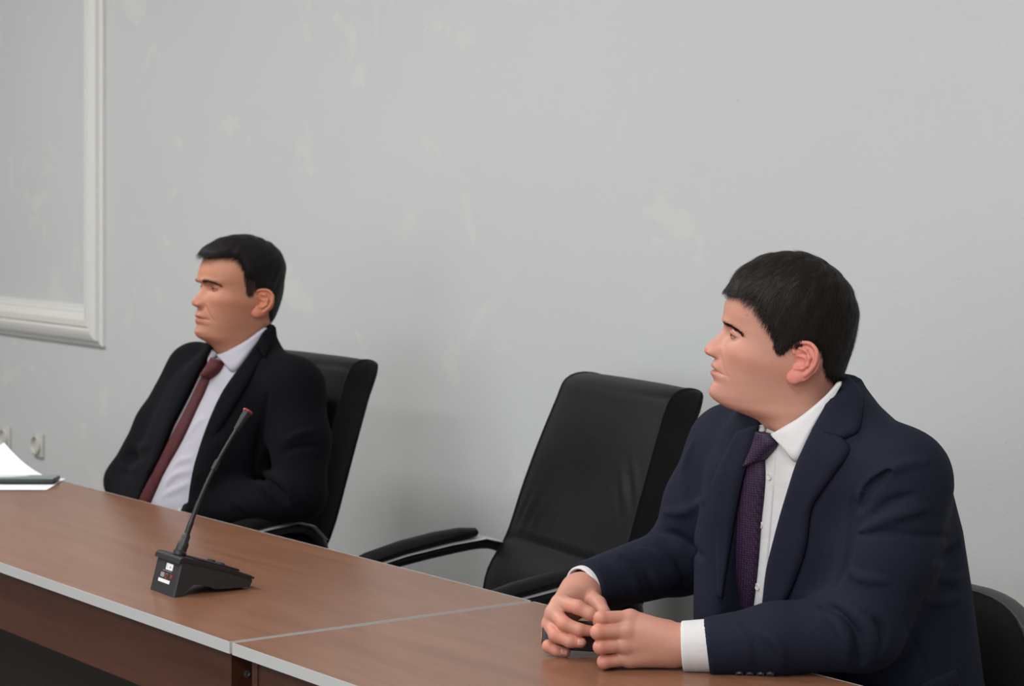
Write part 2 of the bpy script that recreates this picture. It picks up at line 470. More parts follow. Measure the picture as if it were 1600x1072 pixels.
def exec_chair(x, y, rz, label):
    r = empty('office_chair', (x, y, 0), rz); tag(r, label, 'chair', 'black leather office chairs')
    chair_back(r)
    # seat cushion, waterfall front
    n, m_ = 26, 26
    T = np.zeros((n, m_, 3)); Bm = np.zeros((n, m_, 3))
    for i in range(n):
        for j in range(m_):
            a = -1+2*i/(n-1); b = -1+2*j/(m_-1)
            ed = (1-abs(a)**6)*(1-abs(b)**6)
            xx = 0.25*a*(1-0.06*b*b*0); yy = -0.01+0.25*b
            zz = 0.45+0.055*ed**0.5-0.03*max(0, -b-0.5)**2*4
            T[i, j] = (xx, yy, zz); Bm[i, j] = (xx, yy, 0.45-0.045*ed**0.4)
    mb = MB().grid(T); mb.grid(Bm[:, ::-1]); mb.build('seat', M['leather'], r, angle=80)
    for sx in (-1, 1):
        X = sx*0.285
        # tube: up from the seat side at the back, along the arm, down at the front
        pts = [(sx*0.235, 0.235, 0.545), (sx*0.262, 0.238, 0.585), (X, 0.222, 0.635), (X, 0.19, 0.668), (X, 0.145, 0.680), (X, 0.06, 0.672), (X, -0.05, 0.655),
               (X, -0.15, 0.632), (X, -0.205, 0.605), (X, -0.225, 0.56), (sx*0.275, -0.20, 0.47), (sx*0.24, -0.12, 0.425), (sx*0.15, -0.06, 0.405)]
        pts = [(a_, b_+(0.07 if q_ < 9 else 0.07*(12-q_)/3), c_+(0.012 if q_ < 9 else 0)) for q_, (a_, b_, c_) in enumerate(pts)]
        P = []
        for i in range(len(pts)-1):
            p0 = pts[max(i-1, 0)]; p1 = pts[i]; p2 = pts[i+1]; p3 = pts[min(i+2, len(pts)-1)]
            for q in range(5):
                t = q/5
                P.append([0.5*((2*b)+(c-a)*t+(2*a-5*b+4*c-d)*t*t+(3*b-a-3*c+d)*t**3) for a, b, c, d in zip(p0, p1, p2, p3)])
        P.append(pts[-1])
        arm = MB().tube(P, 0.0125, 12).build('armrest', M['plastic'], r)
        # bright inlay strip along the upper side
        MB().tube([(X, yy, zz+0.0135) for (xx, yy, zz) in pts[2:8]], 0.0285, 12, flat=0.11).build('silver_strip', M['silver'], arm)
        pad = [(X, b_+0.07, c_+0.015) for X, b_, c_ in [(X, 0.135, 0.702), (X, 0.128, 0.703), (X, 0.09, 0.701), (X, 0.03, 0.694), (X, -0.05, 0.680), (X, -0.13, 0.660), (X, -0.185, 0.642), (X, -0.196, 0.637)]]
        MB().tube(pad, [0.006, 0.016, 0.0235, 0.026, 0.027, 0.026, 0.02, 0.006], 14, flat=0.62).build('armrest_pad', M['leather'], arm)
    MB().lathe([(0.05, 0.0), (0.05, 0.02), (0.03, 0.03), (0.028, 0.2), (0.02, 0.2), (0.02, 0.3), (0.07, 0.302), (0.075, 0.33), (0.0, 0.33)], (0, 0, 0.085)).build('gas_column', M['plastic'], r)
    for q in range(5):
        a = q*2*math.pi/5+0.3; ca, sa = math.cos(a), math.sin(a)
        lg = MB().tube([(0.03*ca, 0.03*sa, 0.105), (0.16*ca, 0.16*sa, 0.1), (0.29*ca, 0.29*sa, 0.075)], [0.03, 0.025, 0.017], 10, flat=0.7).build('leg', M['plastic'], r)
        for s2 in (-1, 1):
            c_ = Vector((0.29*ca, 0.29*sa, 0.027))
            MB().lathe([(0.018, 0), (0.027, 0.003), (0.027, 0.015), (0.018, 0.018)], c_+Vector((-sa, ca, 0))*(0.005 if s2 > 0 else -0.005), (-sa*s2, ca*s2, 0), 18).build('caster', M['plastic'], lg)
    return r
mc = R(985, 590, 4.75); 
exec_chair(mc[0]-0.115, mc[1]-0.40, math.radians(-10), 'empty black leather office chair between the two seated men')
exec_chair(-4.78, 2.41, math.radians(0), 'black leather office chair with the man in the red tie sitting in it')

# ------------------------------------------------------------------ visitor chair of the man on the right
def visitor_chair(x, y, rz, label):
    r = empty('visitor_chair', (x, y, 0), rz); tag(r, label, 'chair')
    def shell(off, bev, mname, nm, grow, thick):
        n, m_ = 40, 28
        mb = MB(); faces = []
        A = np.zeros((n, m_, 3)); Bk = np.zeros((n, m_, 3))
        for i in range(n):
            for j in range(m_):
                rr = j/(m_-1); th = 2*math.pi*i/n
                c, s = math.cos(th), math.sin(th)
                e = 2/2.7
                uu = math.copysign(abs(c)**e, c)*rr; ww = math.copysign(abs(s)**e, s)*rr
                xx = uu*(0.228+grow); zz = 0.635+ww*(0.165+grow)
                yc = 0.24+0.06*((zz-0.5)/0.32)-0.055*(uu**2)
                edge = (1-rr**6)**0.5 if rr < 1 else 0
                A[i, j] = (xx, yc+off-thick*edge, zz); Bk[i, j] = (xx, yc+off+thick*0.35*edge, zz)
        idx = lambda i, j: (i % n)*m_+j
        f = [(idx(i, j), idx(i, j+1), idx(i+1, j+1), idx(i+1, j)) for i in range(n) for j in range(m_-1)]
        mb.add(A.reshape(-1, 3), f); mb.add(Bk.reshape(-1, 3), [tuple(reversed(q)) for q in f])
        return mb.build(nm, M[mname], r, angle=60)
    shell(-0.012, 0, 'fabric', 'back_pad', -0.004, 0.03)
    # hard shell behind the pad, with its own thickness at the rim
    n, m_ = 48, 10
    e = 2/2.7
    mb = MB(); rings = []
    for rr, off in ((0.0, 0.045), (0.5, 0.04), (0.9, 0.03), (0.985, 0.02), (1.0, 0.008), (0.995, -0.008), (0.97, -0.012), (0.9, -0.004), (0.0, 0.0)):
        ring = []
        for i in range(n):
            th = 2*math.pi*i/n; c, s = math.cos(th), math.sin(th)
            uu = math.copysign(abs(c)**e, c)*rr; ww = math.copysign(abs(s)**e, s)*rr
            zz = 0.635+ww*0.172
            ring.append((uu*0.236, 0.24+0.06*((zz-0.5)/0.32)-0.055*(uu**2)+off, zz))
        rings.append(ring)
    v = [p for q in rings for p in q]
    f = [(a*n+i, a*n+(i+1) % n, (a+1)*n+(i+1) % n, (a+1)*n+i) for a in range(len(rings)-1) for i in range(n)]
    mb.add(v, f).build('back_shell', M['shell'], r, angle=60)
    n = 22
    T = np.zeros((n, n, 3)); Bm = np.zeros((n, n, 3))
    for i in range(n):
        for j in range(n):
            a = -1+2*i/(n-1); b = -1+2*j/(n-1); ed = (1-abs(a)**6)*(1-abs(b)**6)
            T[i, j] = (0.24*a, 0.0+0.22*b, 0.44+0.045*ed**0.5); Bm[i, j] = (0.24*a, 0.22*b, 0.44-0.02*ed**0.5)
    MB().grid(T).grid(Bm[:, ::-1]).build('seat', M['fabric'], r, angle=80)
    for sx in (-1, 1):
        MB().tube([(sx*0.235, -0.23, 0.012), (sx*0.235, -0.21, 0.40), (sx*0.235, -0.17, 0.42), (sx*0.235, 0.17, 0.42), (sx*0.235, 0.2, 0.39), (sx*0.235, 0.27, 0.012)], 0.0125, 10, flat=1.3).build('leg_frame', M['plastic'], r)
        MB().tube([(sx*0.09, 0.15, 0.425), (sx*0.09, 0.25, 0.43), (sx*0.09, 0.275, 0.48), (sx*0.09, 0.282, 0.62)], 0.012, 10).build('back_support', M['plastic'], r)
    return r
visitor_chair(-2.635, 2.575, 0, 'black upholstered visitor chair under the man in the navy suit')

# ------------------------------------------------------------------ gooseneck microphone
mp_ = on_table(255, 927)
mic = empty('desk_microphone', (mp_[0], mp_[1], TZ), math.radians(-3)); tag(mic, 'black gooseneck desk microphone on the long brown desk', 'microphone')
# local: x to the right along the desk, y away from the camera side; label face looks along -y
hw_ = 0.052
side = [(-0.004, 0.0), (0.012, 0.0), (0.024, 0.012), (0.036, 0.019), (0.055, 0.017), (0.082, 0.006), (0.15, 0.004), (0.156, 0.014), (0.155, 0.020), (0.10, 0.040), (0.02, 0.066), (0.0135, 0.066)]
ob = MB(); 
xs_ = [(-hw_, 0.96), (-hw_+0.003, 1.0), (hw_-0.003, 1.0), (hw_, 0.96)]
vv = []
cy, cz = 0.07, 0.03
for xq, sc in xs_:
    for (yy, zz) in side: vv.append((xq, cy+(yy-cy)*sc, max(0, (cz+(zz-cz)*sc)) if zz > 0 else 0))
n = len(side)
ff = [(a*n+i, a*n+(i+1) % n, (a+1)*n+(i+1) % n, (a+1)*n+i) for a in range(3) for i in range(n)]+[tuple(range(n)), tuple(range(4*n-1, 3*n-1, -1))]
ob.add(vv, ff); body = ob.build('base_housing', M['plastic_mat'], mic, angle=25)
# overhanging lid
lid = [(0.007, 0.060), (0.0095, 0.068), (0.014, 0.0705), (0.022, 0.070), (0.10, 0.0445), (0.15, 0.0265), (0.1585, 0.0215), (0.1565, 0.0185), (0.10, 0.038), (0.02, 0.062)]
MB().prism(lid, -hw_-0.002, hw_+0.002, lambda a, b, c: (c, a, b)).build('top_cover', M['plastic'], mic, angle=25)
# control deck on the sloping top
import itertools
def deck(y, off): return 0.0705-(y-0.022)*0.32+off
MB().add([(x, y, deck(y, o)) for o in (-0.002, 0.0022) for y in (0.05, 0.135) for x in (-0.038, 0.038)],
         [(0, 1, 3, 2), (4, 6, 7, 5), (0, 4, 5, 1), (2, 3, 7, 6), (0, 2, 6, 4), (1, 5, 7, 3)]).build('control_panel', M['plastic'], mic, smooth=False)
for bx in (-0.02, 0.02):
    MB().lathe([(0.008, 0), (0.008, 0.004), (0.006, 0.005), (0, 0.005)], (bx, 0.105, deck(0.105, 0.001)), (0, 0.3, 1), 20).build('button', M['shell'], mic)
# printed marks on the label face (face slopes back from y=-0.004 at z=0 to y=0.0135 at z=0.066)
def on_face(x, z): return (x, -0.004+z*(0.0175/0.066)-0.0004, z)
def mark(x0, x1, z0, z1, m, nm, par=None, t=0.0003):
    x0 = 0.006+x0*1.3; x1 = 0.006+x1*1.3
    q = [on_face(x0, z0), on_face(x1, z0), on_face(x1, z1), on_face(x0, z1)]
    q2 = [(a, b-t, c) for a, b, c in q]
    return MB().add(q+q2, [(4, 5, 6, 7), (3, 2, 1, 0), (0, 1, 5, 4), (1, 2, 6, 5), (2, 3, 7, 6), (3, 0, 4, 7)]).build(nm, m, par or mic, smooth=False)
st = mark(-0.008, 0.014, 0.043, 0.0545, M['white'], 'sticker')
def mk2(x0, x1, z0, z1, m, nm): return mark(x0, x1, z0, z1, m, nm, None, 0.0006)
for (x0, x1, z0, z1) in ((-0.0045, -0.0038, 0.046, 0.0515), (-0.0038, -0.0012, 0.0508, 0.0515), (-0.0038, -0.0012, 0.046, 0.0467), (0.003, 0.009, 0.0472, 0.0485), (0.0045, 0.0075, 0.0485, 0.0505)):
    mk2(x0, x1, z0, z1, M['greyprint'], 'printed_mark')
mark(-0.016, 0.012, 0.0402, 0.0410, M['greyprint'], 'printed_line')
mark(-0.020, -0.008, 0.0285, 0.0365, M['greyprint'], 'printed_block')
for (x0, x1, z0, z1) in ((-0.004, -0.0025, 0.0275, 0.0365), (-0.0025, 0.002, 0.0350, 0.0365), (-0.0025, 0.002, 0.0275, 0.029), (0.002, 0.0035, 0.031, 0.0365), (0.012, 0.0135, 0.029, 0.0385), (0.0135, 0.017, 0.0335, 0.035), (0.0165, 0.018, 0.0305, 0.0370)):
    mark(x0, x1, z0, z1, M['red'], 'red_mark')
mark(-0.024, 0.014, 0.0195, 0.0255, M['white'], 'white_strip')
# gooseneck
gb = (0.004, 0.030, 0.068)
MB().lathe([(0.0125, 0), (0.0125, 0.006), (0.0105, 0.008), (0.0105, 0.022), (0.008, 0.026), (0.008, 0.036), (0.006, 0.040), (0, 0.040)], gb, (0, 0.42, 1), 20).build('neck_socket', M['plastic'], mic)
neck = []
g0 = Vector(gb)+Vector((0, 0.42, 1)).normalized()*0.036
mc_tip = Vector((0.004, 0.168, 0.322))
for i in range(29):
    t = i/28
    p = g0.lerp(mc_tip, t); p.y += -0.012*math.sin(math.pi*t); neck.append(p)
def nsub(a, b): return [neck[i] for i in range(a, b+1)]
MB().tube(nsub(0, 8), [0.0055]*4+[0.0043]*5, 12).build('gooseneck_sleeve', M['plastic'], mic)
MB().tube(nsub(8, 16), 0.0036, 12).build('gooseneck', M['plastic'], mic)
MB().tube(nsub(15, 17), 0.0053, 12).build('neck_joint', M['plastic'], mic)
MB().tube(nsub(17, 24), 0.0033, 12).build('gooseneck', M['plastic'], mic)
MB().tube(nsub(24, 28), [0.0052, 0.006, 0.0068, 0.0076, 0.0082], 16).build('capsule', M['plastic'], mic)
dirn = (neck[28]-neck[26]).normalized()
MB().lathe([(0.0085, 0), (0.0098, 0.001), (0.0098, 0.004), (0.0085, 0.005), (0.0, 0.005)], neck[28]-dirn*0.001, dirn, 20).build('light_ring', M['redring'], mic)

# ------------------------------------------------------------------ papers and phone at the far left
pp = on_table(30, 762)
def sheet(name, x, y, z, rz, w, h, curl, label):
    n = 16; P = np.zeros((n, n, 3)); P2 = np.zeros((n, n, 3))
    for i in range(n):
        for j in range(n):
            a = i/(n-1); b = j/(n-1)
            zz = curl*max(0, (a+b-0.9))**2
            P[i, j] = ((a-0.5)*w, (b-0.5)*h, zz+0.0012); P2[i, j] = P[i, j]-np.array([0, 0, 0.0012])
    o = MB().grid(P).grid(P2[:, ::-1]).build(name, M['paper'])
    o.location = (x, y, z); o.rotation_euler = (0, 0, rz)
    return tag(o, label, 'paper')
pe = on_table(88, 760)
p1 = on_table(-5, 757)
sheet('paper_sheet', p1[0], p1[1], TZ, math.radians(-37), 0.21, 0.297, 0.0, 'flat white paper sheet lying under the phone on the desk')
p2 = on_table(6, 729)
sheet('paper_sheet', p2[0]+0.182*0.81, p2[1]-0.182*0.587, TZ+0.0014, math.radians(89), 0.21, 0.297, 0.05, 'white paper sheet with its corner curling up behind the phone')
ph = empty('smartphone', (*on_table(41, 755)[:2], TZ+0.0029), math.radians(-37)); tag(ph, 'black smartphone lying on white paper at the far end of the desk', 'phone')
MB().box((-0.038, -0.078, 0), (0.038, 0.078, 0.0125), 0.0055).build('phone_body', M['plastic'], ph)
MB().box((-0.0365, -0.0755, 0.0118), (0.0365, 0.0755, 0.0130), 0.0005).build('screen', M['glass'], ph)

# ------------------------------------------------------------------ implicit-surface toolkit (fields in the camera-aligned ground frame)
def smin(a, b, k):
    h = np.clip(0.5+0.5*(b-a)/k, 0, 1); return b*(1-h)+a*h-k*h*(1-h)
def smax(a, b, k): return -smin(-a, -b, k)
def cone(a, b, ra, rb):
    a = np.asarray(a, float); b = np.asarray(b, float); ab = b-a; l2 = float(ab@ab)+1e-12
    def f(P):
        h = np.clip(((P-a)@ab)/l2, 0, 1)
        d = P-a-h[:, None]*ab
        return np.sqrt((d*d).sum(1))-(ra+(rb-ra)*h)
    return f
def chain(pts, rad, kk=0.0):
    fs = [cone(pts[i], pts[i+1], rad[i], rad[i+1]) for i in range(len(pts)-1)]
    def f(P):
        d = fs[0](P)
        for g in fs[1:]: d = smin(d, g(P), kk) if kk > 0 else np.minimum(d, g(P))
        return d
    return f
def ellip(c, r, ax=None):
    c = np.asarray(c, float); r = np.asarray(r, float)
    A = np.eye(3) if ax is None else np.asarray(ax, float)
    def f(P):
        q = (P-c)@A.T
        k0 = np.sqrt(((q/r)**2).sum(1)); k1 = np.sqrt(((q/(r*r))**2).sum(1))+1e-9
        return k0*(k0-1)/k1
    return f
def loft(tab, fwd, off=0.0, n=2.35, grow_top=True):
    T = np.array(tab, float); z = T[:, 0]
    fx, fy = fwd; lx, ly = -fy, fx
    def f(P):
        Z = P[:, 2]
        g = [np.interp(Z, z, T[:, i]) for i in range(1, 6)]
        dx = P[:, 0]-g[0]; dy = P[:, 1]-g[1]
        a = dx*lx+dy*ly; b = dx*fx+dy*fy
        wa = g[2]+off; wb = np.where(b > 0, g[3], g[4])+off
        q = (np.abs(a/wa)**n+np.abs(b/wb)**n)**(1/n)
        d = (q-1)*np.minimum(wa, wb)
        return np.maximum(d, np.maximum(z[0]-off-Z, Z-z[-1]-off))
    return f
def union(fs, k):
    def f(P):
        d = fs[0](P)
        for g in fs[1:]: d = smin(d, g(P), k)
        return d
    return f
class Field:
    """base field with local additions; each addition only evaluated inside its own box"""
    def __init__(s, base): s.base = base; s.ops = []
    def add(s, f, lo, hi, k): s.ops.append((1, f, np.asarray(lo)-3*k, np.asarray(hi)+3*k, k)); return s
    def cut(s, f, lo, hi, k): s.ops.append((-1, f, np.asarray(lo)-3*k, np.asarray(hi)+3*k, k)); return s
    def __call__(s, P):
        d = s.base(P)
        for sg, f, lo, hi, k in s.ops:
            m = np.all((P > lo) & (P < hi), 1)
            if m.any():
                q = f(P[m])
                d[m] = smin(d[m], q, k) if sg > 0 else smax(d[m], -q, k)
        return d
    def ridge(s, pts, r, k=0.012, sink=0.5, cut=False, rad=None):
        pts = np.asarray(pts); n = len(pts)
        rr = [r*(0.35+0.65*math.sin(math.pi*(i+0.5)/n)) for i in range(n)] if rad is None else rad
        f = chain(pts, rr)
        (s.cut if cut else s.add)(f, pts.min(0)-r, pts.max(0)+r, k)
def grad(f, P, e=0.002):
    g = np.stack([f(P+np.eye(3)[i]*e)-f(P-np.eye(3)[i]*e) for i in range(3)], 1)
    return g/(np.linalg.norm(g, axis=1, keepdims=True)+1e-9)
def mesh_field(f, lo, hi, h, B=8):
    lo = np.asarray(lo, float); hi = np.asarray(hi, float)
    nb = np.ceil((hi-lo)/(h*B)).astype(int)
    n = nb*B
    bi = np.stack(np.meshgrid(*[np.arange(q) for q in nb], indexing='ij'), -1).reshape(-1, 3)
    dc = f(lo+(bi*B+B/2)*h)
    F = np.repeat(np.repeat(np.repeat(dc.reshape(nb), B, 0), B, 1), B, 2).astype(np.float32)
    act = bi[np.abs(dc) < B*h*0.87*1.7+2*h]
    off = np.stack(np.meshgrid(*[np.arange(B)]*3, indexing='ij'), -1).reshape(-1, 3)
    CH = max(1, 300000//(B**3))
    for i in range(0, len(act), CH):
        q = (act[i:i+CH, None, :]*B+off[None]).reshape(-1, 3)
        F[q[:, 0], q[:, 1], q[:, 2]] = f(lo+q*h)
    ins = F < 0
    cnt = np.zeros(n-1, np.int8)
    for dx in (0, 1):
        for dy in (0, 1):
            for dz in (0, 1):
                cnt += ins[dx:n[0]-1+dx, dy:n[1]-1+dy, dz:n[2]-1+dz]
    cells = np.argwhere((cnt > 0) & (cnt < 8))
    idx = -np.ones(n-1, np.int32); idx[cells[:, 0], cells[:, 1], cells[:, 2]] = np.arange(len(cells))
    cor = [(a, b, c) for a in (0, 1) for b in (0, 1) for c in (0, 1)]
    val = {c: F[cells[:, 0]+c[0], cells[:, 1]+c[1], cells[:, 2]+c[2]] for c in cor}
    acc = np.zeros((len(cells), 3)); w = np.zeros(len(cells))
    for c in cor:
        for ax in range(3):
            if c[ax] == 0:
                c2 = list(c); c2[ax] = 1; c2 = tuple(c2)
                a, b = val[c], val[c2]; m = (a < 0) != (b < 0)
                t = np.where(m, a/np.where(m, a-b, 1), 0)
                p = np.zeros((len(cells), 3)); p += np.array(c); p[:, ax] = t
                acc[m] += p[m]; w += m
    V = lo+(cells+acc/w[:, None])*h
    Q = []
    for ax in range(3):
        sl = [slice(None)]*3; s2 = [slice(None)]*3
        sl[ax] = slice(0, -1); s2[ax] = slice(1, None)
        a = ins[tuple(sl)]; b = ins[tuple(s2)]
        e = np.argwhere(a != b)
        o1, o2 = (ax+1) % 3, (ax+2) % 3
        m = (e[:, o1] > 0) & (e[:, o2] > 0) & (e[:, o1] < n[o1]-1) & (e[:, o2] < n[o2]-1)
        e = e[m]
        def g(d1, d2):
            q = e.copy(); q[:, o1] -= d1; q[:, o2] -= d2
            return idx[q[:, 0], q[:, 1], q[:, 2]]
        quad = np.stack([g(1, 1), g(0, 1), g(0, 0), g(1, 0)], 1)
        sgn = ins[e[:, 0], e[:, 1], e[:, 2]]
        quad[~sgn] = quad[~sgn][:, ::-1]
        Q.append(quad)
    return V, np.concatenate(Q)
def hits(f, px, py, Y0, Y1, off=0.0):
    px = np.asarray(px, float); py = np.asarray(py, float)
    d = np.stack([(px-800)/FPX, np.ones_like(px), -(py-HORIZON)/FPX], 1)
    o = np.array([0, 0, EYE])
    Y = np.full(len(px), float(Y0)); best = np.full(len(px), 9.0); bY = Y.copy()
    for _ in range(90):
        v = f(o+d*Y[:, None])-off
        m = np.abs(v) < best
        best[m] = np.abs(v)[m]; bY[m] = Y[m]
        Y = np.clip(Y+v*0.6, Y0, Y1)
    return o+d*bY[:, None]
def densify(pl, n):
    pl = np.asarray(pl, float)
    s = np.concatenate([[0], np.cumsum(np.linalg.norm(np.diff(pl, axis=0), axis=1))]); s /= s[-1]
    t = np.linspace(0, 1, n)
    return np.stack([pchip(s, pl[:, i], t) for i in range(pl.shape[1])], 1)
def smooth_grid(G, it):
    for _ in range(it):
        H = G.copy()
        H[1:-1] = 0.5*G[1:-1]+0.25*(G[:-2]+G[2:]); G = H.copy()
        H[:, 1:-1] = 0.5*G[:, 1:-1]+0.25*(G[:, :-2]+G[:, 2:]); G = H
    return G
def px_sheet(f, left, right, off, thick, Y0, Y1, nr=40, nc=9, round_=True, sm=3, crown=0.0):
    """cloth sheet lying on field f: two outline polylines in the photo, dropped onto the surface, given real thickness"""
    A = densify(left, nr); B = densify(right, nr)
    t = np.linspace(0, 1, nc)
    G = A[:, None]*(1-t)[None, :, None]+B[:, None]*t[None, :, None]
    H = hits(f, G[..., 0].ravel(), G[..., 1].ravel(), Y0, Y1, off).reshape(nr, nc, 3)
    H = smooth_grid(H, sm)
    Nn = grad(f, H.reshape(-1, 3)).reshape(nr, nc, 3)
    Nn = smooth_grid(Nn, 4); Nn /= np.linalg.norm(Nn, axis=2, keepdims=True)
    prof_ = np.ones(nc)
    if round_:
        e = np.minimum(t, 1-t)*(nc-1)/1.5; prof_ = np.clip(e, 0, 1)**0.5*0.85+0.15
    prof_ = prof_+crown/thick*np.sin(np.pi*t)
    T = H+Nn*(thick*prof_)[None, :, None]
    Bt = H-Nn*0.004
    n = nr*nc
    V = np.concatenate([T.reshape(-1, 3), Bt.reshape(-1, 3)])
    q = []
    id_ = lambda i, j: i*nc+j
    for i in range(nr-1):
        for j in range(nc-1):
            q.append((id_(i, j), id_(i+1, j), id_(i+1, j+1), id_(i, j+1)))
            q.append((n+id_(i, j), n+id_(i, j+1), n+id_(i+1, j+1), n+id_(i+1, j)))
    for i in range(nr-1):
        q.append((id_(i, 0), n+id_(i, 0), n+id_(i+1, 0), id_(i+1, 0)))
        q.append((id_(i, nc-1), id_(i+1, nc-1), n+id_(i+1, nc-1), n+id_(i, nc-1)))
    for j in range(nc-1):
        q.append((id_(0, j), id_(0, j+1), n+id_(0, j+1), n+id_(0, j)))
        q.append((id_(nr-1, j), n+id_(nr-1, j), n+id_(nr-1, j+1), id_(nr-1, j+1)))
    return V, np.array(q)
class Person:
    def __init__(s, base, label, name='person'):
        s.base = np.array([base[0], base[1], 0.0])           # camera-aligned frame
        s.root = empty(name, cam2room(s.base), YAW); tag(s.root, label, 'person', 'seated men in suits')
    def put(s, name, V, Q, m, parent=None, tris=None, tone=None):
        me = fastmesh(name, np.asarray(V)-s.base, Q, tris)
        if tone is not None:
            at = me.color_attributes.new('tone', 'FLOAT_COLOR', 'POINT')
            t4 = np.ones((len(V), 4), np.float32); t4[:, :3] = tone
            at.data.foreach_set('color', t4.ravel())
        bm = bmesh.new(); bm.from_mesh(me); bmesh.ops.recalc_face_normals(bm, faces=bm.faces[:]); bm.to_mesh(me); bm.free()
        return link(name, me, m, parent or s.root)
    def lump(s, name, f, lo, hi, h, m, parent=None):
        V, Q = mesh_field(f, lo, hi, h); return s.put(name, V, Q, m, parent)
def merge(parts):
    Vs, Qs, Ts = [], [], []; n = 0
    for V, Q, T in parts:
        Vs.append(V); Qs.append(np.asarray(Q)+n); Ts.append(T); n += len(V)
    return np.concatenate(Vs), np.concatenate(Qs), np.concatenate(Ts)

# ------------------------------------------------------------------ heads (millimetres: x forward, y to the wearer's left, z up)
def in_poly_sd(poly, x, z):
    poly = np.asarray(poly, float); n = len(poly)
    d = np.full(x.shape, 1e9); ins = np.zeros(x.shape, bool)
    for i in range(n):
        a = poly[i]; b = poly[(i+1) % n]; e = b-a
        t = np.clip(((x-a[0])*e[0]+(z-a[1])*e[1])/(e@e), 0, 1)
        d = np.minimum(d, np.hypot(x-a[0]-t*e[0], z-a[1]-t*e[1]))
        c = ((a[1] > z) != (b[1] > z)) & (x < (b[0]-a[0])*(z-a[1])/(b[1]-a[1]+1e-12)+a[0])
        ins ^= c
    return np.where(ins, d, -d)
def head_surface(P):
    zt = P['top']; zb = P['bottom']; d0, d1 = P['dense']
    zr = np.concatenate([np.linspace(zb, d0-25, 14)[:-1], np.linspace(d0-25, d0, 18)[:-1], np.arange(d0, d1, 1.05), d1+(zt-d1)*np.sin(np.linspace(0, math.pi/2, 44))])
    zr[-1] = zt-0.01
    tf = np.linspace(-0.78, 0.78, 115); tb = np.linspace(0.78, 2*math.pi-0.78, 112)[1:-1]
    t = np.concatenate([tf, tb]); nt = len(t)
    Z, T = np.meshgrid(zr, t, indexing='ij')
    lst = lambda key: pchip(*np.array(sorted(P[key])).T, zr)[:, None]
    f = lst('front'); b = lst('back'); w = lst('width'); xw = lst('mid')
    c, s = np.cos(T), np.sin(T)
    pf, pb = P.get('pf', 2.25), 2.1
    e = np.where(c > 0, 2/pf, 2/pb)
    X = xw+np.where(c > 0, f-xw, xw-b)*np.sign(c)*np.abs(c)**e
    Yy = w*np.sign(s)*np.abs(s)**e
    fr = np.clip(c, 0, 1)**0.5*(c > 0)
    ya = np.abs(Yy)
    g = lambda y0, z0, sy, sz: np.exp(-((ya-y0)/sy)**2-((Zt-z0)/sz)**2)
    tilt = P['tilt']
    fm = f
    Zt = Z+tilt*np.clip(fm-X, 0, 120)                    # features drop towards the ear when the head is tipped back
    # midline relief: lips, chin
    zl = np.array(sorted(P['detail'])).T
    Zl = Zt+P.get('droop', 0.004)*np.clip(ya, 0, 26)**2*np.exp(-((Zt-P['mouth_z'])/18)**2)
    det = pchip(zl[0], zl[1], Zl); det = np.where((Zl < zl[0][0]) | (Zl > zl[0][-1]), 0, det)
    sg = P['det_w']; lipz = P['mouth_z']
    wlip = np.where(Zt > lipz-16, P.get('lip_w', 25), sg)
    X = X+fr*det*np.exp(-(ya/wlip)**2.6)
    # brow, sockets, cheekbones
    ez = P['eye_z']; ey = P['eye_y']
    X += fr*P.get('brow', 4.0)*np.exp(-((ya-22)/24)**2-((Zt-(ez+17))/8)**2)
    X -= fr*P.get('socket', 9)*g(ey, ez+2, 18, 10)
    X -= fr*3.0*g(17, ez-2, 8, 14)
    X += fr*P.get('cheek', 4)*g(46, ez-24, 20, 15)
    Yy += np.sign(Yy)*2.5*g(60, ez-24, 22, 16)
    X -= fr*P.get('nasolabial', 1.6)*np.exp(-((ya-(24+0.55*(P['nose_base']-Zt)))/3.2)**2)*sstep(lipz-14, lipz, Zt)*(1-sstep(P['nose_base']+2, P['nose_base']+12, Zt))
    X -= fr*1.8*np.exp(-((ya-27)/5)**2-((Zt-(lipz-1))/6)**2)       # mouth corners
    # nose
    nz = np.array(sorted(P['nose'])).T
    npz = pchip(nz[0], nz[1], Zt); npz = np.where((Zt < nz[0][0]) | (Zt > nz[0][-1]), 0, npz)
    nw = np.array(sorted(P['nose_w'])).T; nwz = pchip(nw[0], nw[1], Zt)
    X += npz*np.exp(-(ya/nwz)**2.0)*(c > 0)
    nb = P['nose_base']
    X += (c > 0)*P.get('ala', 7.5)*np.exp(-((ya-13.5)/4.3)**2-((Zt-(nb+7.5))/6.5)**2)
    X -= (c > 0)*2.6*np.exp(-((ya-20.5)/2.6)**2-((Zt-(nb+8))/7.5)**2)
    X -= (c > 0)*3.0*np.exp(-((ya-9)/4)**2-((Zt-(nb+0.5))/2.6)**2)
    # eyelids over the eyeball
    ex = P['eye_x']; R_ = 13.0
    dz = Zt-ez; dy = ya-ey
    rr = R_**2-dy**2*0.9-dz**2
    lid = ex+np.sqrt(np.clip(rr, 0, None))
    k_ = 2.5
    m = (rr > 0) & (c > 0)
    hh = np.clip(0.5+0.5*(lid-X)/k_, 0, 1)
    X = np.where(m, X*(1-hh)+lid*hh+k_*hh*(1-hh), X)
    uh, lh = P.get('lids', (3.6, 2.2))
    al = np.clip(1-(dy/13.0)**2, 0, 1); sl = P.get('slant', 0.08)
    slit = (dz < uh*al**0.8-sl*dy) & (dz > -lh*al-sl*dy) & (np.abs(dy) < 12.5) & (c > 0)
    hole = (np.abs(dy)/14.5)**2+((dz+sl*dy-0.6)/(uh+3.6))**2
    X = X-3.4*(1-sstep(0.55, 1.0, hole))*(c > 0)
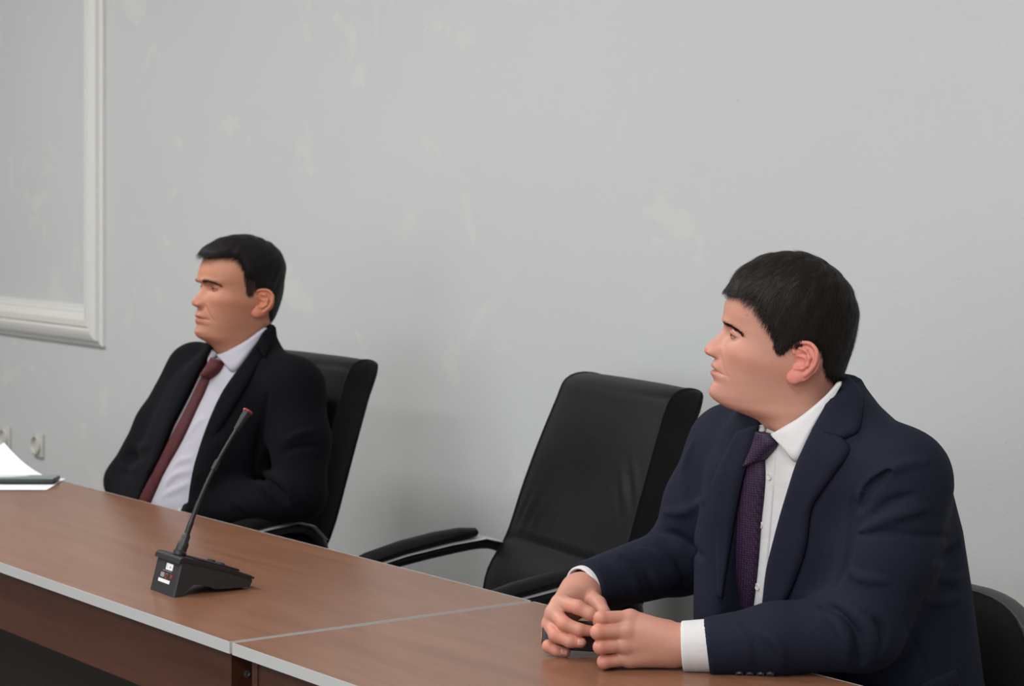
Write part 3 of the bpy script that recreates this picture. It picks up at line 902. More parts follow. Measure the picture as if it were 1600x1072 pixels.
    # stray measure fields for colour
    info = dict(Zt=Zt, ya=ya, c=c, det=det, al=al, dz=dz, dy=dy, Zl=Zl, lips=np.exp(-(ya/22.0)**4)*np.exp(-((Zl-lipz)/8.5)**4)*(c > 0))
    return X, Yy, Z, info
def grid_quads(nr, nc):
    i, j = np.meshgrid(np.arange(nr-1), np.arange(nc), indexing='ij'); j2 = (j+1) % nc
    return np.stack([i*nc+j, i*nc+j2, (i+1)*nc+j2, (i+1)*nc+j], -1).reshape(-1, 4)
def head_frame(org, beta, sc=1.0):
    b = math.radians(beta)
    fw = np.array([-math.cos(b), -math.sin(b), 0]); lf = np.array([math.sin(b), -math.cos(b), 0]); up = np.array([0, 0, 1.0])
    A = np.stack([fw, lf, up])
    return lambda v: np.asarray(org)+(np.asarray(v)*0.001*sc)@A
def ear_mesh(helix, tragus, lobe, y0, cen, side, flare):
    """ear modelled in its own plane (p towards the face, q up, r outwards), millimetres"""
    r0 = 5.0
    hx = [(p, q, r0+dr) for p, q, dr in helix]
    H = chain(densify(np.array(hx, float), 26), [2.9]*26, 1.0)
    plate = ellip((-7, 4, 1.5), (19, 27, 4.2)); low = ellip((2, -17, 2.0), (14, 15, 4.2))
    anti = chain(np.array([(3, 21, 4.5), (-6, 18, 6), (-12, 6, 7), (-9, -5, 7), (-2, -10.5, 6.5), (9, -11, 6)]), [1.8, 2.4, 2.8, 2.8, 2.6, 2.0], 3.5)
    lob = ellip((lobe[0], lobe[1], 4.0), (11, 11, 4.6))
    tr = ellip((tragus[0]-5, tragus[1], 4.5), (5, 6, 4.5))
    con = ellip((5, 0, 8.0), (11, 9, 7.5)); cym = ellip((0, 11, 8), (9, 5, 5))
    stem = ellip((6, -2, -3), (10, 22, 6))
    def f(P):
        d = smin(plate(P), low(P), 5); d = smin(d, stem(P), 4)
        d = smin(d, H(P), 3.0); d = smin(d, anti(P), 3.0); d = smin(d, lob(P), 4)
        d = smax(d, -con(P), 2.0); d = smax(d, -cym(P), 1.5)
        return d
    V, Q = mesh_field(f, (-38, -48, -14), (34, 46, 20), 1.0)
    # tilt the plate so the rear edge stands away from the skull
    a = math.radians(flare); p, q, r = (V[:, 0]-16)*1.12, V[:, 1], V[:, 2]
    p2 = p*math.cos(a)+r*math.sin(a); r2 = -p*math.sin(a)+r*math.cos(a)
    X = cen[0]+16+p2; Yv = side*(y0+r2); Z = cen[1]+q
    return np.stack([X, Yv, Z], 1), Q
def strands(rng, P0, D, Nn, length, width, lift, seg=3, jitter=0.25):
    n = len(P0)
    D = D+rng.normal(0, jitter, D.shape); D -= (D*Nn).sum(1, keepdims=True)*Nn
    D /= np.linalg.norm(D, axis=1, keepdims=True)+1e-9
    S = np.cross(D, Nn)
    V = []; ln = length*rng.uniform(0.6, 1.15, (n, 1)); lf = lift*rng.uniform(0.3, 1.2, (n, 1))
    for i in range(seg+1):
        t = i/seg
        c = P0+D*ln*t+Nn*(lf*(t**1.2)*(1-0.35*t*t)-0.0003-0.6*(ln*t)**2*4)
        w = width*(1-0.85*t)
        V.append(c-S*w); V.append(c+S*w)
    V = np.stack(V, 1).reshape(-1, 3)
    k = 2*(seg+1); b = (np.arange(n)*k)[:, None]
    Q = np.concatenate([np.stack([b[:, 0]+2*i, b[:, 0]+2*i+1, b[:, 0]+2*i+3, b[:, 0]+2*i+2], 1) for i in range(seg)])
    return V, Q
def build_head(person, P, org, beta, tone, hairmat, seed):
    rng = np.random.default_rng(seed)
    X, Yv, Z, I = head_surface(P); nr, nc = X.shape
    to = head_frame(org, beta, P.get('scale', 1.0))
    V = np.stack([X, Yv, Z], -1).reshape(-1, 3); Q = grid_quads(nr, nc)
    tone = np.array(tone); T = np.tile(tone, (len(V), 1))
    fl = lambda a: a.reshape(-1)[:, None]
    Zt, ya, c = I['Zt'], I['ya'], I['c']
    lz = P['mouth_z']; nb = P['nose_base']
    # natural colouring: lips, reddish nose and cheeks, shaven beard area, thin dark lash line
    lipm = I['lips']*(np.abs(I['Zl']-lz) < 9)*sstep(2.5, 6, I['det'])
    T = T*(1-fl(lipm*0.85))+np.array([0.33, 0.105, 0.09])*fl(lipm*0.85)
    nose = np.exp(-((Zt-(nb+12))/12)**2-(ya/20)**2)*(c > 0); cheek = np.exp(-((Zt-(P['eye_z']-32))/20)**2-((ya-50)/22)**2)
    red = np.clip(nose*0.8+cheek*0.5, 0, 1)*0.55
    T = T*(1-fl(red))+(T*np.array([1.08, 0.82, 0.80]))*fl(red)
    beard = sstep(nb+4, nb-10, Zt)*sstep(P['chin_z']-26, P['chin_z']-4, Zt)*sstep(-45, -5, X)*(1-np.clip(lipm*2, 0, 1))
    beard = beard*P.get('beard', 0.3)
    T = T*(1-fl(beard))+(T*np.array([0.66, 0.70, 0.74]))*fl(beard)
    lash = np.exp(-((I['dz']-(P.get('lids', (3.6, 2.2))[0]*I['al']**0.8-P.get('slant', 0.08)*I['dy']))/1.3)**2)*(np.abs(I['dy']) < 13.5)*(c > 0)
    lash = None
    # hair-side shading of stubble (short clipped sides) is real colour: dark hair roots
    poly = P['hair']; sd = in_poly_sd(poly, X, Z)
    root = sstep(-2.5, 2.5, sd)*(1-0.07*(P['fade'](X, Z) if 'fade' in P else 0))
    for mx, mz, mr in P.get('moles', []):
        mm = np.exp(-((X-mx)**2+(Z-mz)**2)/mr**2)*(Yv > 0)*0.6
        T = T*(1-fl(mm))+np.array([0.16, 0.06, 0.045])*fl(mm)
    T = T*(1-fl(root*0.9))+np.array([0.03, 0.02, 0.016])*fl(root*0.9)
    parts = [(to(V), Q, T)]
    # close the crown and the neck by fans of quads is unnecessary: crown ring is a point, neck end sits inside the collar
    yw = P['ear_y']
    for side in (1, -1):
        EV, EQ = ear_mesh(P['helix'], P['tragus'], P['lobe'], yw, P['ear'], side, P.get('flare', 22))
        et = np.tile(tone*np.array(P.get('ear_tint', (1.12, 0.80, 0.78))), (len(EV), 1))
        parts.append((to(EV), EQ, et))
    # hair volume over the scalp
    e1 = np.roll(V.reshape(nr, nc, 3), -1, 1)-np.roll(V.reshape(nr, nc, 3), 1, 1)
    G = V.reshape(nr, nc, 3); e2 = np.zeros_like(G); e2[1:-1] = G[2:]-G[:-2]; e2[0] = G[1]-G[0]; e2[-1] = G[-1]-G[-2]
    Nn = np.cross(e1, e2); Nn /= np.linalg.norm(Nn, axis=2, keepdims=True)+1e-9
    cen = np.array([-8, 0, 30.0]); flip = ((G-cen)*Nn).sum(2) < 0
    Nn[flip] *= -1
    Nn[-6:] = np.array([0, 0, 1.0])
    thick = P['hair_t'](X, np.abs(Yv), Z)
    rl = P['hair_ramp'](X, Z)
    T_ = -2.5+(thick+2.5)*np.clip((sd+2.0)/rl, 0, 1)**0.5
    lump = 0.8*np.sin(X*0.23+Z*0.11+np.sin(Yv*0.2))*np.clip(sd/14, 0, 1)
    fade = P['fade'](X, Z) if 'fade' in P else np.zeros(X.shape)
    HG = G+Nn*((T_+lump)*(1-fade)-0.6*fade)[..., None]
    # fringe: hair standing forward of the brow hairline
    HG[..., 0] += P.get('fringe', 0)*np.exp(-((Z-P['fringe_z'])/16)**2)*np.clip(c, 0, 1)*(sd > 0)
    keep = ((sd > -4) & (fade < 0.8)).reshape(-1)
    kq = keep[Q].all(1)
    hair = person.put('hair', to(HG.reshape(-1, 3)), Q[kq], hairmat)
    # individual hairs
    HN = Nn
    w = (sd > 0.5) & (np.arange(nr)[:, None] < nr-2)
    area_w = np.linalg.norm(np.cross(e1, e2), axis=2)*w*(1+7*fade)
    pr = area_w.ravel()/area_w.sum()
    n = P.get('n_hair', 9000)
    ids = rng.choice(nr*nc, n, p=pr)
    # extra hairs along the hairline
    edge = ((sd > -1.0) & (sd < 5)).ravel()*np.linalg.norm(np.cross(e1, e2), axis=2).ravel()
    ids = np.concatenate([ids, rng.choice(nr*nc, n//4, p=edge/edge.sum())])
    fd = (fade.reshape(-1)[ids])[:, None]
    p0 = HG.reshape(-1, 3)[ids]*(1-fd)+(V+Nn.reshape(-1, 3)*0.4)[ids]*fd+rng.normal(0, 0.9, (len(ids), 3)); nn = HN.reshape(-1, 3)[ids]
    crown = np.array(P['crown'])
    D = p0-crown; D /= np.linalg.norm(D, axis=1, keepdims=True)+1e-6
    down = np.clip((crown[2]-20-p0[:, 2])/80, 0, 1)[:, None]
    D = D*(1-0.75*down)+np.array([0.12, 0, -1.0])*down*1.1
    ln = (P['hair_len'](p0[:, 0], np.abs(p0[:, 1]), p0[:, 2]))[:, None]*0.001
    A0 = to(p0); Aw = to(p0+nn)-A0; Aw /= np.linalg.norm(Aw, axis=1, keepdims=True); Dw = (to(p0+D)-A0)*1000
    Dw /= np.linalg.norm(Dw, axis=1, keepdims=True)+1e-9
    SV, SQ = strands(rng, A0, Dw, Aw, ln, 0.00042, 0.0022)
    so = person.put('hair_strands', SV, SQ, hairmat, hair); so['kind'] = 'stuff'
    # eyebrows
    lids = []
    nb_ = P.get('n_brow', 420)
    for side in (1, -1):
        u = rng.uniform(0, 1, nb_)
        y = P['eye_y']-17+u*36
        zt = P['eye_z']+P.get('brow_z', 14.5)+P.get('brow_arch', 4)*np.sin(np.pi*np.clip(u*0.8+0.1, 0, 1))-P.get('brow_drop', 4.5)*u**2+rng.normal(0, 2.0*(1-0.5*u))
        yy = np.sign(Yv)*side
        # nearest grid vertex on the face
        fm = (c > 0) & (np.sign(Yv) == side) & (ya < 62) & (np.abs(Zt-P['eye_z']-14) < 16)
        ii = np.argwhere(fm.ravel())[:, 0]
        pts = np.stack([ya.ravel()[ii], Zt.ravel()[ii]], 1)
        near = ii[np.argmin((pts[None, :, 0]-y[:, None])**2+(pts[None, :, 1]-zt[:, None])**2, 1)]
        b0 = V[near]+rng.normal(0, 0.5, (nb_, 3)); bn = Nn.reshape(-1, 3)[near]
        bd = np.stack([-0.55*np.ones(nb_), side*np.ones(nb_), 0.35-0.9*u], 1); bd /= np.linalg.norm(bd, axis=1, keepdims=True)
        A0 = to(b0); Aw = to(b0+bn)-A0; Aw /= np.linalg.norm(Aw, axis=1, keepdims=True); Dw = (to(b0+bd)-A0)*1000
        BV, BQ = strands(rng, A0+Aw*0.0002, Dw, Aw, 0.0095, 0.00048, 0.0014, 2, 0.2)
        person.put('eyebrow', BV, BQ, hairmat)
        # eyeball with iris
        u_, v_ = np.meshgrid(np.linspace(0, math.pi, 25), np.linspace(0, 2*math.pi, 32, endpoint=False), indexing='ij')
        gz = P.get('gaze', (1.0, 0.0, -0.02)); gz = np.array([gz[0], gz[1], gz[2]]); gz /= np.linalg.norm(gz)
        o1 = np.cross(gz, [0, 0, 1.0]); o1 /= np.linalg.norm(o1); o2 = np.cross(o1, gz)
        r_ = 12.4+0.5*np.clip(np.cos(u_)-0.86, 0, 1)*6
        S = (np.cos(u_)[..., None]*gz+np.sin(u_)[..., None]*(np.cos(v_)[..., None]*o1+np.sin(v_)[..., None]*o2))*r_[..., None]
        ez_drop = P['tilt']*np.interp(P['eye_z'], *np.array(sorted(P['front'])).T)-P['tilt']*P['eye_x']-P['tilt']*12
        S = S+np.array([P['eye_x'], side*P['eye_y'], P['eye_z']-ez_drop])
        uh, lh = P.get('lids', (3.0, 1.7)); slt = P.get('slant', 0.1)
        al_ = np.radians(np.linspace(-66, 66, 45)); cf = np.clip(1-(np.degrees(al_)/62)**2, 0, 1)
        for up in (1, -1):
            h0 = math.asin(min(0.9, (uh if up > 0 else lh)/13.5))
            edge_ = up*h0*cf**(0.75 if up > 0 else 0.9)-slt*np.sin(al_)*0.55
            vv_ = np.array([-0.06, 0.0, 0.03, 0.10, 0.2, 0.32, 0.44, 0.56, 0.68]); rr_ = np.array([12.3, 13.5, 13.95, 14.1, 14.15, 14.1, 13.7, 12.9, 11.8])
            if up < 0: rr_ = np.array([12.3, 13.1, 13.4, 13.5, 13.45, 13.3, 12.9, 12.2, 11.4])
            if up < 0: vv_ = vv_*0.85
            E = edge_[:, None]+up*vv_[None, :]; A = np.repeat(al_[:, None], len(vv_), 1); Rr = np.repeat(rr_[None, :], len(al_), 0)-1.6*(np.abs(np.degrees(A))/66)**6
            lx_ = Rr*np.cos(E)*np.cos(A); ly_ = Rr*np.cos(E)*np.sin(A)*1.0; lz_ = Rr*np.sin(E)
            lz_ = lz_-P['tilt']*(12.4-lx_)
            LV = np.stack([P['eye_x']+lx_, side*(P['eye_y']+ly_), P['eye_z']-ez_drop+lz_], -1).reshape(-1, 3)
            nv = len(vv_)
            LQ = np.array([(i*nv+j, i*nv+j+1, (i+1)*nv+j+1, (i+1)*nv+j) for i in range(len(al_)-1) for j in range(nv-1)])
            dk = np.array([1, 0.95, 0.55, 0.12, 0, 0, 0, 0, 0])*(1.0 if up > 0 else 0.45)
            LT = np.repeat((tone*np.array([0.82, 0.72, 0.70]))[None], len(LV), 0)  # redder lid skin, darkened too: shade over the eyes painted into the tone
            dkk = np.tile(dk, len(al_))[:, None]
            LT = LT*(1-dkk)+np.array([0.02, 0.012, 0.01])*dkk
            lids.append((to(LV), LQ, LT))
        eq = np.array([(i*32+j, i*32+(j+1) % 32, (i+1)*32+(j+1) % 32, (i+1)*32+j) for i in range(24) for j in range(32)])
        eo = person.put('eye', to(S.reshape(-1, 3)), eq, M['sclera'])
        eo.data.materials.append(M['iris'])
        # polygons near the gaze axis are iris
        ax = np.array(to(gz)-to(np.zeros(3))); ax /= np.linalg.norm(ax)
        ctr = to(np.array([P['eye_x'], side*P['eye_y'], P['eye_z']-ez_drop]))-person.base
        for pl in eo.data.polygons:
            d = np.array(pl.center)-ctr
            if d@ax/np.linalg.norm(d) > 0.84: pl.material_index = 1
    parts += lids
    return parts

def rowsplit(rows):
    r = np.array(rows, float); return r[:, :2], r[:, 2:]
def halfspace_cut(f, pt, dirv, k=0.004):
    dirv = np.asarray(dirv)/np.linalg.norm(dirv)
    return lambda P: smax(f(P), (P-pt)@dirv, k)
def cyl(a, b, ra, rb, rnd=0.003):
    a = np.asarray(a, float); b = np.asarray(b, float); ab = b-a; l = np.linalg.norm(ab); d_ = ab/l
    def f(P):
        h = (P-a)@d_; r = np.linalg.norm(P-a-h[:, None]*d_, axis=1)
        return smax(r-(ra+(rb-ra)*np.clip(h/l, 0, 1)), np.abs(h-l/2)-l/2, rnd)
    return f
def hand_field(wrist, fingers, radii, palm_r, fore, fore_r, thumb, thumb_r, extra=()):
    fs = []
    palm = None
    ms = [f[0] for f in fingers]
    pc = [cone(wrist, m, palm_r, radii[i][0]*1.12) for i, m in enumerate(ms)]
    web = [cone(ms[i], ms[i+1], radii[i][0], radii[i+1][0]) for i in range(3)]
    arm = cone(fore, wrist, fore_r, palm_r*0.98)
    fg = [chain(np.array(f), radii[i], 0.004) for i, f in enumerate(fingers)]
    th = chain(np.array(thumb), thumb_r, 0.005)
    def f(P):
        d = arm(P)
        for g in pc: d = smin(d, g(P), 0.012)
        for g in web: d = smin(d, g(P), 0.006)
        d = smin(d, th(P), 0.006)
        q = None
        for g in fg:
            e = g(P)
            q = e if q is None else np.minimum(q, e) if False else smin(q, e, 0.0026)
        d = smin(d, q, 0.006)
        for g, k_ in extra: d = smin(d, g(P), k_)
        return d
    pts = np.array([wrist, fore]+[p for fi in fingers for p in fi]+list(thumb))
    return f, pts.min(0)-0.045, pts.max(0)+0.045
def relaxed_hand(wrist, d, nrm, side):
    """hand lying along d, back facing nrm"""
    d = np.array(d)/np.linalg.norm(d); nrm = np.array(nrm, float); nrm -= (nrm@d)*d; nrm /= np.linalg.norm(nrm)
    s = np.cross(nrm, d)*side
    fin = []; rad = []
    for i, (o, L0) in enumerate(((0.030, 0.092), (0.010, 0.1), (-0.011, 0.094), (-0.030, 0.078))):
        m = wrist+d*(0.088-0.006*abs(i-1))+s*o
        p = m+d*L0*0.42-nrm*0.012; q = p+d*L0*0.2-nrm*0.022; t = q+d*L0*0.05-nrm*0.022
        fin.append([m, p, q, t]); rad.append([0.0105, 0.0098, 0.0085, 0.0075])
    th = [wrist+d*0.03+s*0.026-nrm*0.008, wrist+d*0.07+s*0.044-nrm*0.022, wrist+d*0.1+s*0.036-nrm*0.03]
    return hand_field(wrist, fin, rad, 0.021, wrist-d*0.06, 0.027, th, [0.014, 0.0115, 0.009])
def disc(person, name, f, px, py, r, h, Y0, Y1, m, parent, off=0.0):
    p = hits(f, [px], [py], Y0, Y1, off)[0]; nn = grad(f, p[None])[0]
    mb = MB().lathe([(r, -0.001), (r, h*0.7), (r*0.85, h), (r*0.62, h*0.75), (0, h*0.7)], p-person.base, nn, 18)
    return mb.build(name, m, parent)

def trousers_and_shoes(person, hips, fwd, knee_f, m, z_h, foot_f):
    f2 = np.array([fwd[0], fwd[1], 0]); lf = np.array([-fwd[1], fwd[0], 0])
    fs = [ellip(np.array([hips[0], hips[1], z_h+0.02]), (0.17, 0.17, 0.10))]
    feet = []
    for s in (1, -1):
        h = np.array([hips[0], hips[1], z_h])+lf*0.09*s
        kn = h+f2*knee_f+lf*0.05*s; kn[2] = z_h+0.02
        an = kn+f2*foot_f; an[2] = 0.11
        fs.append(chain([h, kn, an], [0.088, 0.068, 0.048], 0.02)); feet.append(an)
    f = union(fs, 0.03)
    pts = np.array([np.array([hips[0], hips[1], z_h])]+feet)
    lo = pts.min(0)-0.25; hi = pts.max(0)+0.3; lo[2] = 0.05; hi[2] = z_h+0.16
    cutf = lambda P: np.maximum(f(P), 0.075-P[:, 2])
    person.lump('trousers', cutf, lo, hi, 0.009, m)
    for an in feet:
        a = an.copy(); a[2] = 0.045
        toe = a+f2*0.17; toe[2] = 0.036
        sh = union([cone(a-f2*0.04, toe, 0.040, 0.036), cone(a, a+np.array([0, 0, 0.05]), 0.042, 0.040)], 0.02)
        shc = lambda P: smax(sh(P), 0.002-P[:, 2], 0.003)
        person.lump('shoe', shc, np.minimum(a, toe)-0.1+np.array([0, 0, 0.06]), np.maximum(a, toe)+np.array([0.1, 0.1, 0.11]), 0.006, M['shoe'])

def fold_px(F, base, pts, r, Y0, Y1, cut=False, depth=None, k=0.008, n=9):
    q = densify(np.array(pts, float), n)
    off = (0.05*r if cut else -0.15*r) if depth is None else depth
    H = hits(base, q[:, 0], q[:, 1], Y0, Y1, off)
    F.ridge(H, r, k, cut=cut)

# ------------------------------------------------------------------ man in the navy suit (right)
def man_right():
    P = Person((0.62, 3.66), 'man in navy suit and purple tie with folded hands on the desk')
    fwd = np.array([-0.77, -0.64]); fwd /= np.linalg.norm(fwd); lat = np.array([-fwd[1], fwd[0]])
    tab = [(0.40, .63, 3.67, .19, .14, .13), (0.55, .615, 3.655, .197, .155, .135), (0.70, .575, 3.62, .198, .165, .125), (0.85, .548, 3.595, .202, .158, .125),
           (0.95, .528, 3.575, .202, .142, .128), (1.03, .508, 3.555, .196, .122, .128), (1.08, .494, 3.543, .172, .104, .116), (1.115, .482, 3.535, .128, .088, .100),
           (1.145, .472, 3.528, .096, .077, .090), (1.175, .464, 3.523, .078, .068, .082), (1.205, .458, 3.52, .070, .062, .076)]
    T = np.array(tab)
    torso = loft(tab, fwd)
    # tilted collar plane: low at the throat, high at the nape
    nc = np.array([.468, 3.525])
    def bcoord(Pp): return (Pp[:, 0]-nc[0])*fwd[0]+(Pp[:, 1]-nc[1])*fwd[1]
    shirt_f = lambda Pp: smax(loft_shirt(Pp), Pp[:, 2]-(1.142-0.42*bcoord(Pp)), 0.004)
    loft_shirt = loft(tab, fwd, 0.0)
    Sn = np.array([.600, 3.41, 1.044]); En = C(1346, 984, 3.375); Wn = C(1104, 1011, 3.39)
    Sf = np.array([.372, 3.70, 1.052]); Ef = C(1062, 874, 3.74); Wf = C(914, 919, 3.595)
    dn = Wn-En; df = Wf-Ef
    near = halfspace_cut(chain([Sn, Sn*.5+En*.5+np.array([0.012, 0, 0]), En, En*.45+Wn*.55, Wn+dn*0.1], [.074, .072, .061, .053, .043], 0.02), Wn, dn)
    far = halfspace_cut(chain([Sf, Sf*.5+Ef*.5, Ef, Wf+df*0.1], [.077, .070, .058, .041], 0.02), Wf, df)
    bodyj = loft(tab, fwd, 0.014)
    flap = chain([C(1140, 740, 3.60), C(1116, 840, 3.60), C(1116, 960, 3.58), C(1125, 1060, 3.58)], [.026, .032, .034, .034])
    trap = [cone(np.array([.505, 3.505, 1.105]), Sn, .064, .066), cone(np.array([.44, 3.57, 1.09]), Sf, .055, .062)]
    def tors(Pp): return smin(bodyj(Pp), flap(Pp), 0.05)
    def base0(Pp, cutf=None):
        d = tors(Pp)
        if cutf is not None: d = smax(d, -cutf(Pp), 0.005)
        d = smin(d, trap[0](Pp), 0.03); d = smin(d, trap[1](Pp), 0.03)
        # shoulders: blend from the neck slope
        d = smin(d, near(Pp), 0.035); d = smin(d, far(Pp), 0.035)
        return smax(d, Pp[:, 2]-(1.168-0.30*bcoord(Pp)), 0.006)
    Y0, Y1 = 3.0, 3.9
    # V opening
    ne = [(1312, 600), (1300, 618), (1284, 640), (1262, 684), (1244.5, 724), (1230, 768), (1218, 808), (1207, 850), (1197.5, 892), (1192, 935), (1189, 962), (1186, 1000)]
    fe = [(1184, 662), (1174, 705), (1163, 735), (1150, 805), (1140, 870), (1128, 940), (1124, 962), (1120, 1000)]
    def az(poly):
        q = densify(poly, 40); H = hits(tors, q[:, 0], q[:, 1], Y0, Y1)
        cx = np.interp(H[:, 2], T[:, 0], T[:, 1]); cy = np.interp(H[:, 2], T[:, 0], T[:, 2])
        a = (H[:, 0]-cx)*lat[0]+(H[:, 1]-cy)*lat[1]
        o = np.argsort(H[:, 2]); zz, aa = H[o, 2], a[o]
        zu = np.linspace(zz[0], zz[-1], 80); au = np.interp(zu, zz, aa); au = np.concatenate([[au[0]]*6, au, [au[-1]]*6]); au = np.convolve(au, np.ones(13)/13, 'valid')
        return zu, au
    zn, an = az(ne); zf, af = az(fe)
    def opening(Pp):
        Z = Pp[:, 2]; cx = np.interp(Z, T[:, 0], T[:, 1]); cy = np.interp(Z, T[:, 0], T[:, 2])
        a = (Pp[:, 0]-cx)*lat[0]+(Pp[:, 1]-cy)*lat[1]; b = (Pp[:, 0]-cx)*fwd[0]+(Pp[:, 1]-cy)*fwd[1]
        d = np.maximum(a-np.interp(Z, zn, an), np.interp(Z, zf, af)-a)
        d = np.maximum(d, -b+0.0)
        return np.maximum(d, 0.72-Z)
    base = lambda Pp: base0(Pp, opening)
    J = Field(base)
    z5 = lambda *p: [(1040+x/2.271, 600+y/2.271) for x, y in p]
    # folds of the near sleeve and chest
    fold_px(J, base0, z5((690, 470), (700, 400), (760, 330), (850, 285), (920, 275)), .010, Y0, Y1)
    fold_px(J, base0, z5((690, 445), (720, 375), (800, 305)), .007, Y0, Y1, cut=True)
    fold_px(J, base0, z5((735, 470), (800, 420), (880, 395)), .007, Y0, Y1, cut=True)
    fold_px(J, base0, z5((700, 520), (800, 475), (920, 440)), .009, Y0, Y1)
    fold_px(J, base0, z5((690, 535), (800, 528), (910, 540), (1000, 540)), .0045, Y0, Y1, cut=True, k=.006)
    fold_px(J, base0, z5((560, 790), (620, 800), (665, 850), (690, 920), (695, 990)), .0085, Y0, Y1, cut=True)
    fold_px(J, base0, z5((600, 770), (680, 815), (730, 890), (740, 970)), .014, Y0, Y1)
    fold_px(J, base0, z5((560, 820), (610, 850), (640, 910), (645, 980)), .011, Y0, Y1)
    fold_px(J, base0, z5((745, 840), (770, 880), (772, 930)), .007, Y0, Y1, cut=True)
    fold_px(J, base0, z5((340, 880), (400, 930), (420, 990)), .008, Y0, Y1)
    fold_px(J, base0, z5((250, 860), (290, 920), (300, 980)), .006, Y0, Y1)
    fold_px(J, base0, z5((640, 650), (700, 690), (780, 700)), .007, Y0, Y1)
    fold_px(J, base0, z5((960, 620), (1010, 600), (1040, 575)), .007, 3.3, Y1, cut=True)
    fold_px(J, base0, z5((975, 690), (1010, 690), (1045, 680)), .008, 3.3, Y1)
    fold_px(J, base0, z5((920, 760), (980, 770), (1040, 760)), .008, 3.3, Y1)
    fold_px(J, base0, z5((665, 420), (660, 500), (655, 560), (640, 640), (600, 720)), .008, Y0, Y1, cut=True)   # arm against the chest
    fold_px(J, base0, z5((850, 850), (890, 930), (940, 1040)), .003, Y0, Y1, cut=True, k=.004)             # side seam
    # far sleeve
    for pl, r, ct in (([(1085, 690), (1070, 740), (1080, 790)], .009, False), ([(1020, 830), (1060, 840), (1095, 870)], .008, True), ([(1000, 860), (1040, 875), (1060, 905)], .009, False),
                      ([(960, 880), (990, 905), (1000, 940)], .007, False), ([(1040, 800), (1065, 800), (1100, 782)], .008, False), ([(975, 870), (1010, 890), (1025, 935)], .006, True)):
        fold_px(J, base0, pl, r, Y0, 4.0, cut=ct)
    jk = P.lump('jacket', J, (.02, 3.20, .40), (.86, 3.92, 1.24), 0.0042, M['suit_navy'])
    # lapels and collar as folded cloth on the jacket
    l, r = rowsplit([(1270, 669, 1316, 684), (1262, 685, 1331, 700), (1255, 700, 1322, 715), (1244, 724, 1305, 738), (1230, 768, 1284, 768), (1218, 808, 1267, 795), (1207, 850, 1259, 855), (1197, 892, 1248, 890), (1192, 935, 1222, 948), (1189, 965, 1203, 965)])
    V, Q = px_sheet(bodyj, l, r, 0.004, 0.0055, Y0, Y1, 48, 11); P.put('lapel', V, Q, M['suit_navy'], jk)
    l, r = rowsplit([(1312, 596, 1328, 592), (1303, 610, 1343, 606), (1294, 625, 1349, 624), (1283, 645, 1347, 650), (1272, 665, 1341, 674), (1268, 672, 1319, 685)])
    V, Q = px_sheet(base0, l, r, 0.003, 0.0065, Y0, Y1, 30, 11); P.put('jacket_collar', V, Q, M['suit_navy'], jk)
    l, r = rowsplit([(1150, 676, 1184, 664), (1128, 718, 1174, 703), (1110, 768, 1161, 742), (1111, 806, 1148, 806), (1118, 842, 1139, 868), (1120, 930, 1128, 935)])
    V, Q = px_sheet(base0, l, r, 0.002, 0.006, Y0, Y1, 40, 9); P.put('lapel', V, Q, M['suit_navy'], jk)
    l, r = rowsplit([(1440, 1068, 1446, 1100), (1468, 1056, 1474, 1088), (1493, 1045, 1500, 1074)])
    V, Q = px_sheet(base0, l, r, 0.0, 0.004, Y0, Y1, 14, 6); P.put('pocket_flap', V, Q, M['suit_navy'], jk)
    for bx, by in z5((262, 1027), (300, 1028), (338, 1029), (372, 1029)):
        disc(P, 'sleeve_button', base0, bx, by, .0062, .003, Y0, Y1, M['suit_button'], jk)
    # shirt
    sh = P.lump('shirt', shirt_f, (.22, 3.25, .40), (.84, 3.90, 1.24), 0.006, M['shirt_white'])
    col_f = loft(tab, fwd, 0.002)
    l, r = rowsplit([(1311, 596, 1311, 604), (1296, 612, 1300, 628), (1272, 634, 1282, 652), (1245, 655, 1262, 690), (1226, 666, 1243, 724), (1216, 672, 1228, 706), (1207, 677, 1211, 684)])
    V, Q = px_sheet(col_f, l, r, 0.004, 0.006, Y0, Y1, 40, 9); P.put('shirt_collar', V, Q, M['shirt_white'], sh)
    l, r = rowsplit([(1181, 664, 1192, 664), (1181, 676, 1194, 672), (1182, 690, 1188, 682)])
    V, Q = px_sheet(col_f, l, r, 0.003, 0.005, Y0, Y1, 12, 5); P.put('shirt_collar', V, Q, M['shirt_white'], sh)
    for bx, by in ((1202.5, 745), (1189, 820), (1184, 917)):
        disc(P, 'shirt_button', loft_shirt, bx, by, .0058, .0025, Y0, Y1, M['button'], sh)
    l, r = rowsplit([(1196, 700, 1214, 704), (1190, 800, 1207, 800), (1184, 880, 1200, 880), (1176, 962, 1190, 962)])
    V, Q = px_sheet(loft_shirt, l, r, 0.0, 0.0012, Y0, Y1, 30, 5); P.put('shirt_placket', V, Q, M['shirt_white'], sh)
    # tie
    l, r = rowsplit([(1165, 729, 1193, 716), (1161, 750, 1195, 742), (1154, 785, 1193, 776), (1149, 808, 1189, 808), (1139, 875, 1184, 875), (1131, 920, 1179, 920), (1124, 966, 1173, 966), (1120, 1000, 1168, 1000)])
    V, Q = px_sheet(loft_shirt, l, r, 0.003, 0.005, Y0, Y1, 50, 11, crown=0.005); tie = P.put('tie', V, Q, M['tie_purple'])
    l, r = rowsplit([(1186, 673, 1209, 679), (1180, 690, 1214, 692), (1172, 712, 1207, 704), (1164, 732, 1195, 718)])
    V, Q = px_sheet(loft_shirt, l, r, 0.006, 0.010, Y0, Y1, 16, 11, crown=0.007); P.put('tie_knot', V, Q, M['tie_purple'], tie)
    # cuffs
    cf = cyl(C(1066, 1010, 3.397), Wn-dn*0.12, .0385, .0415)
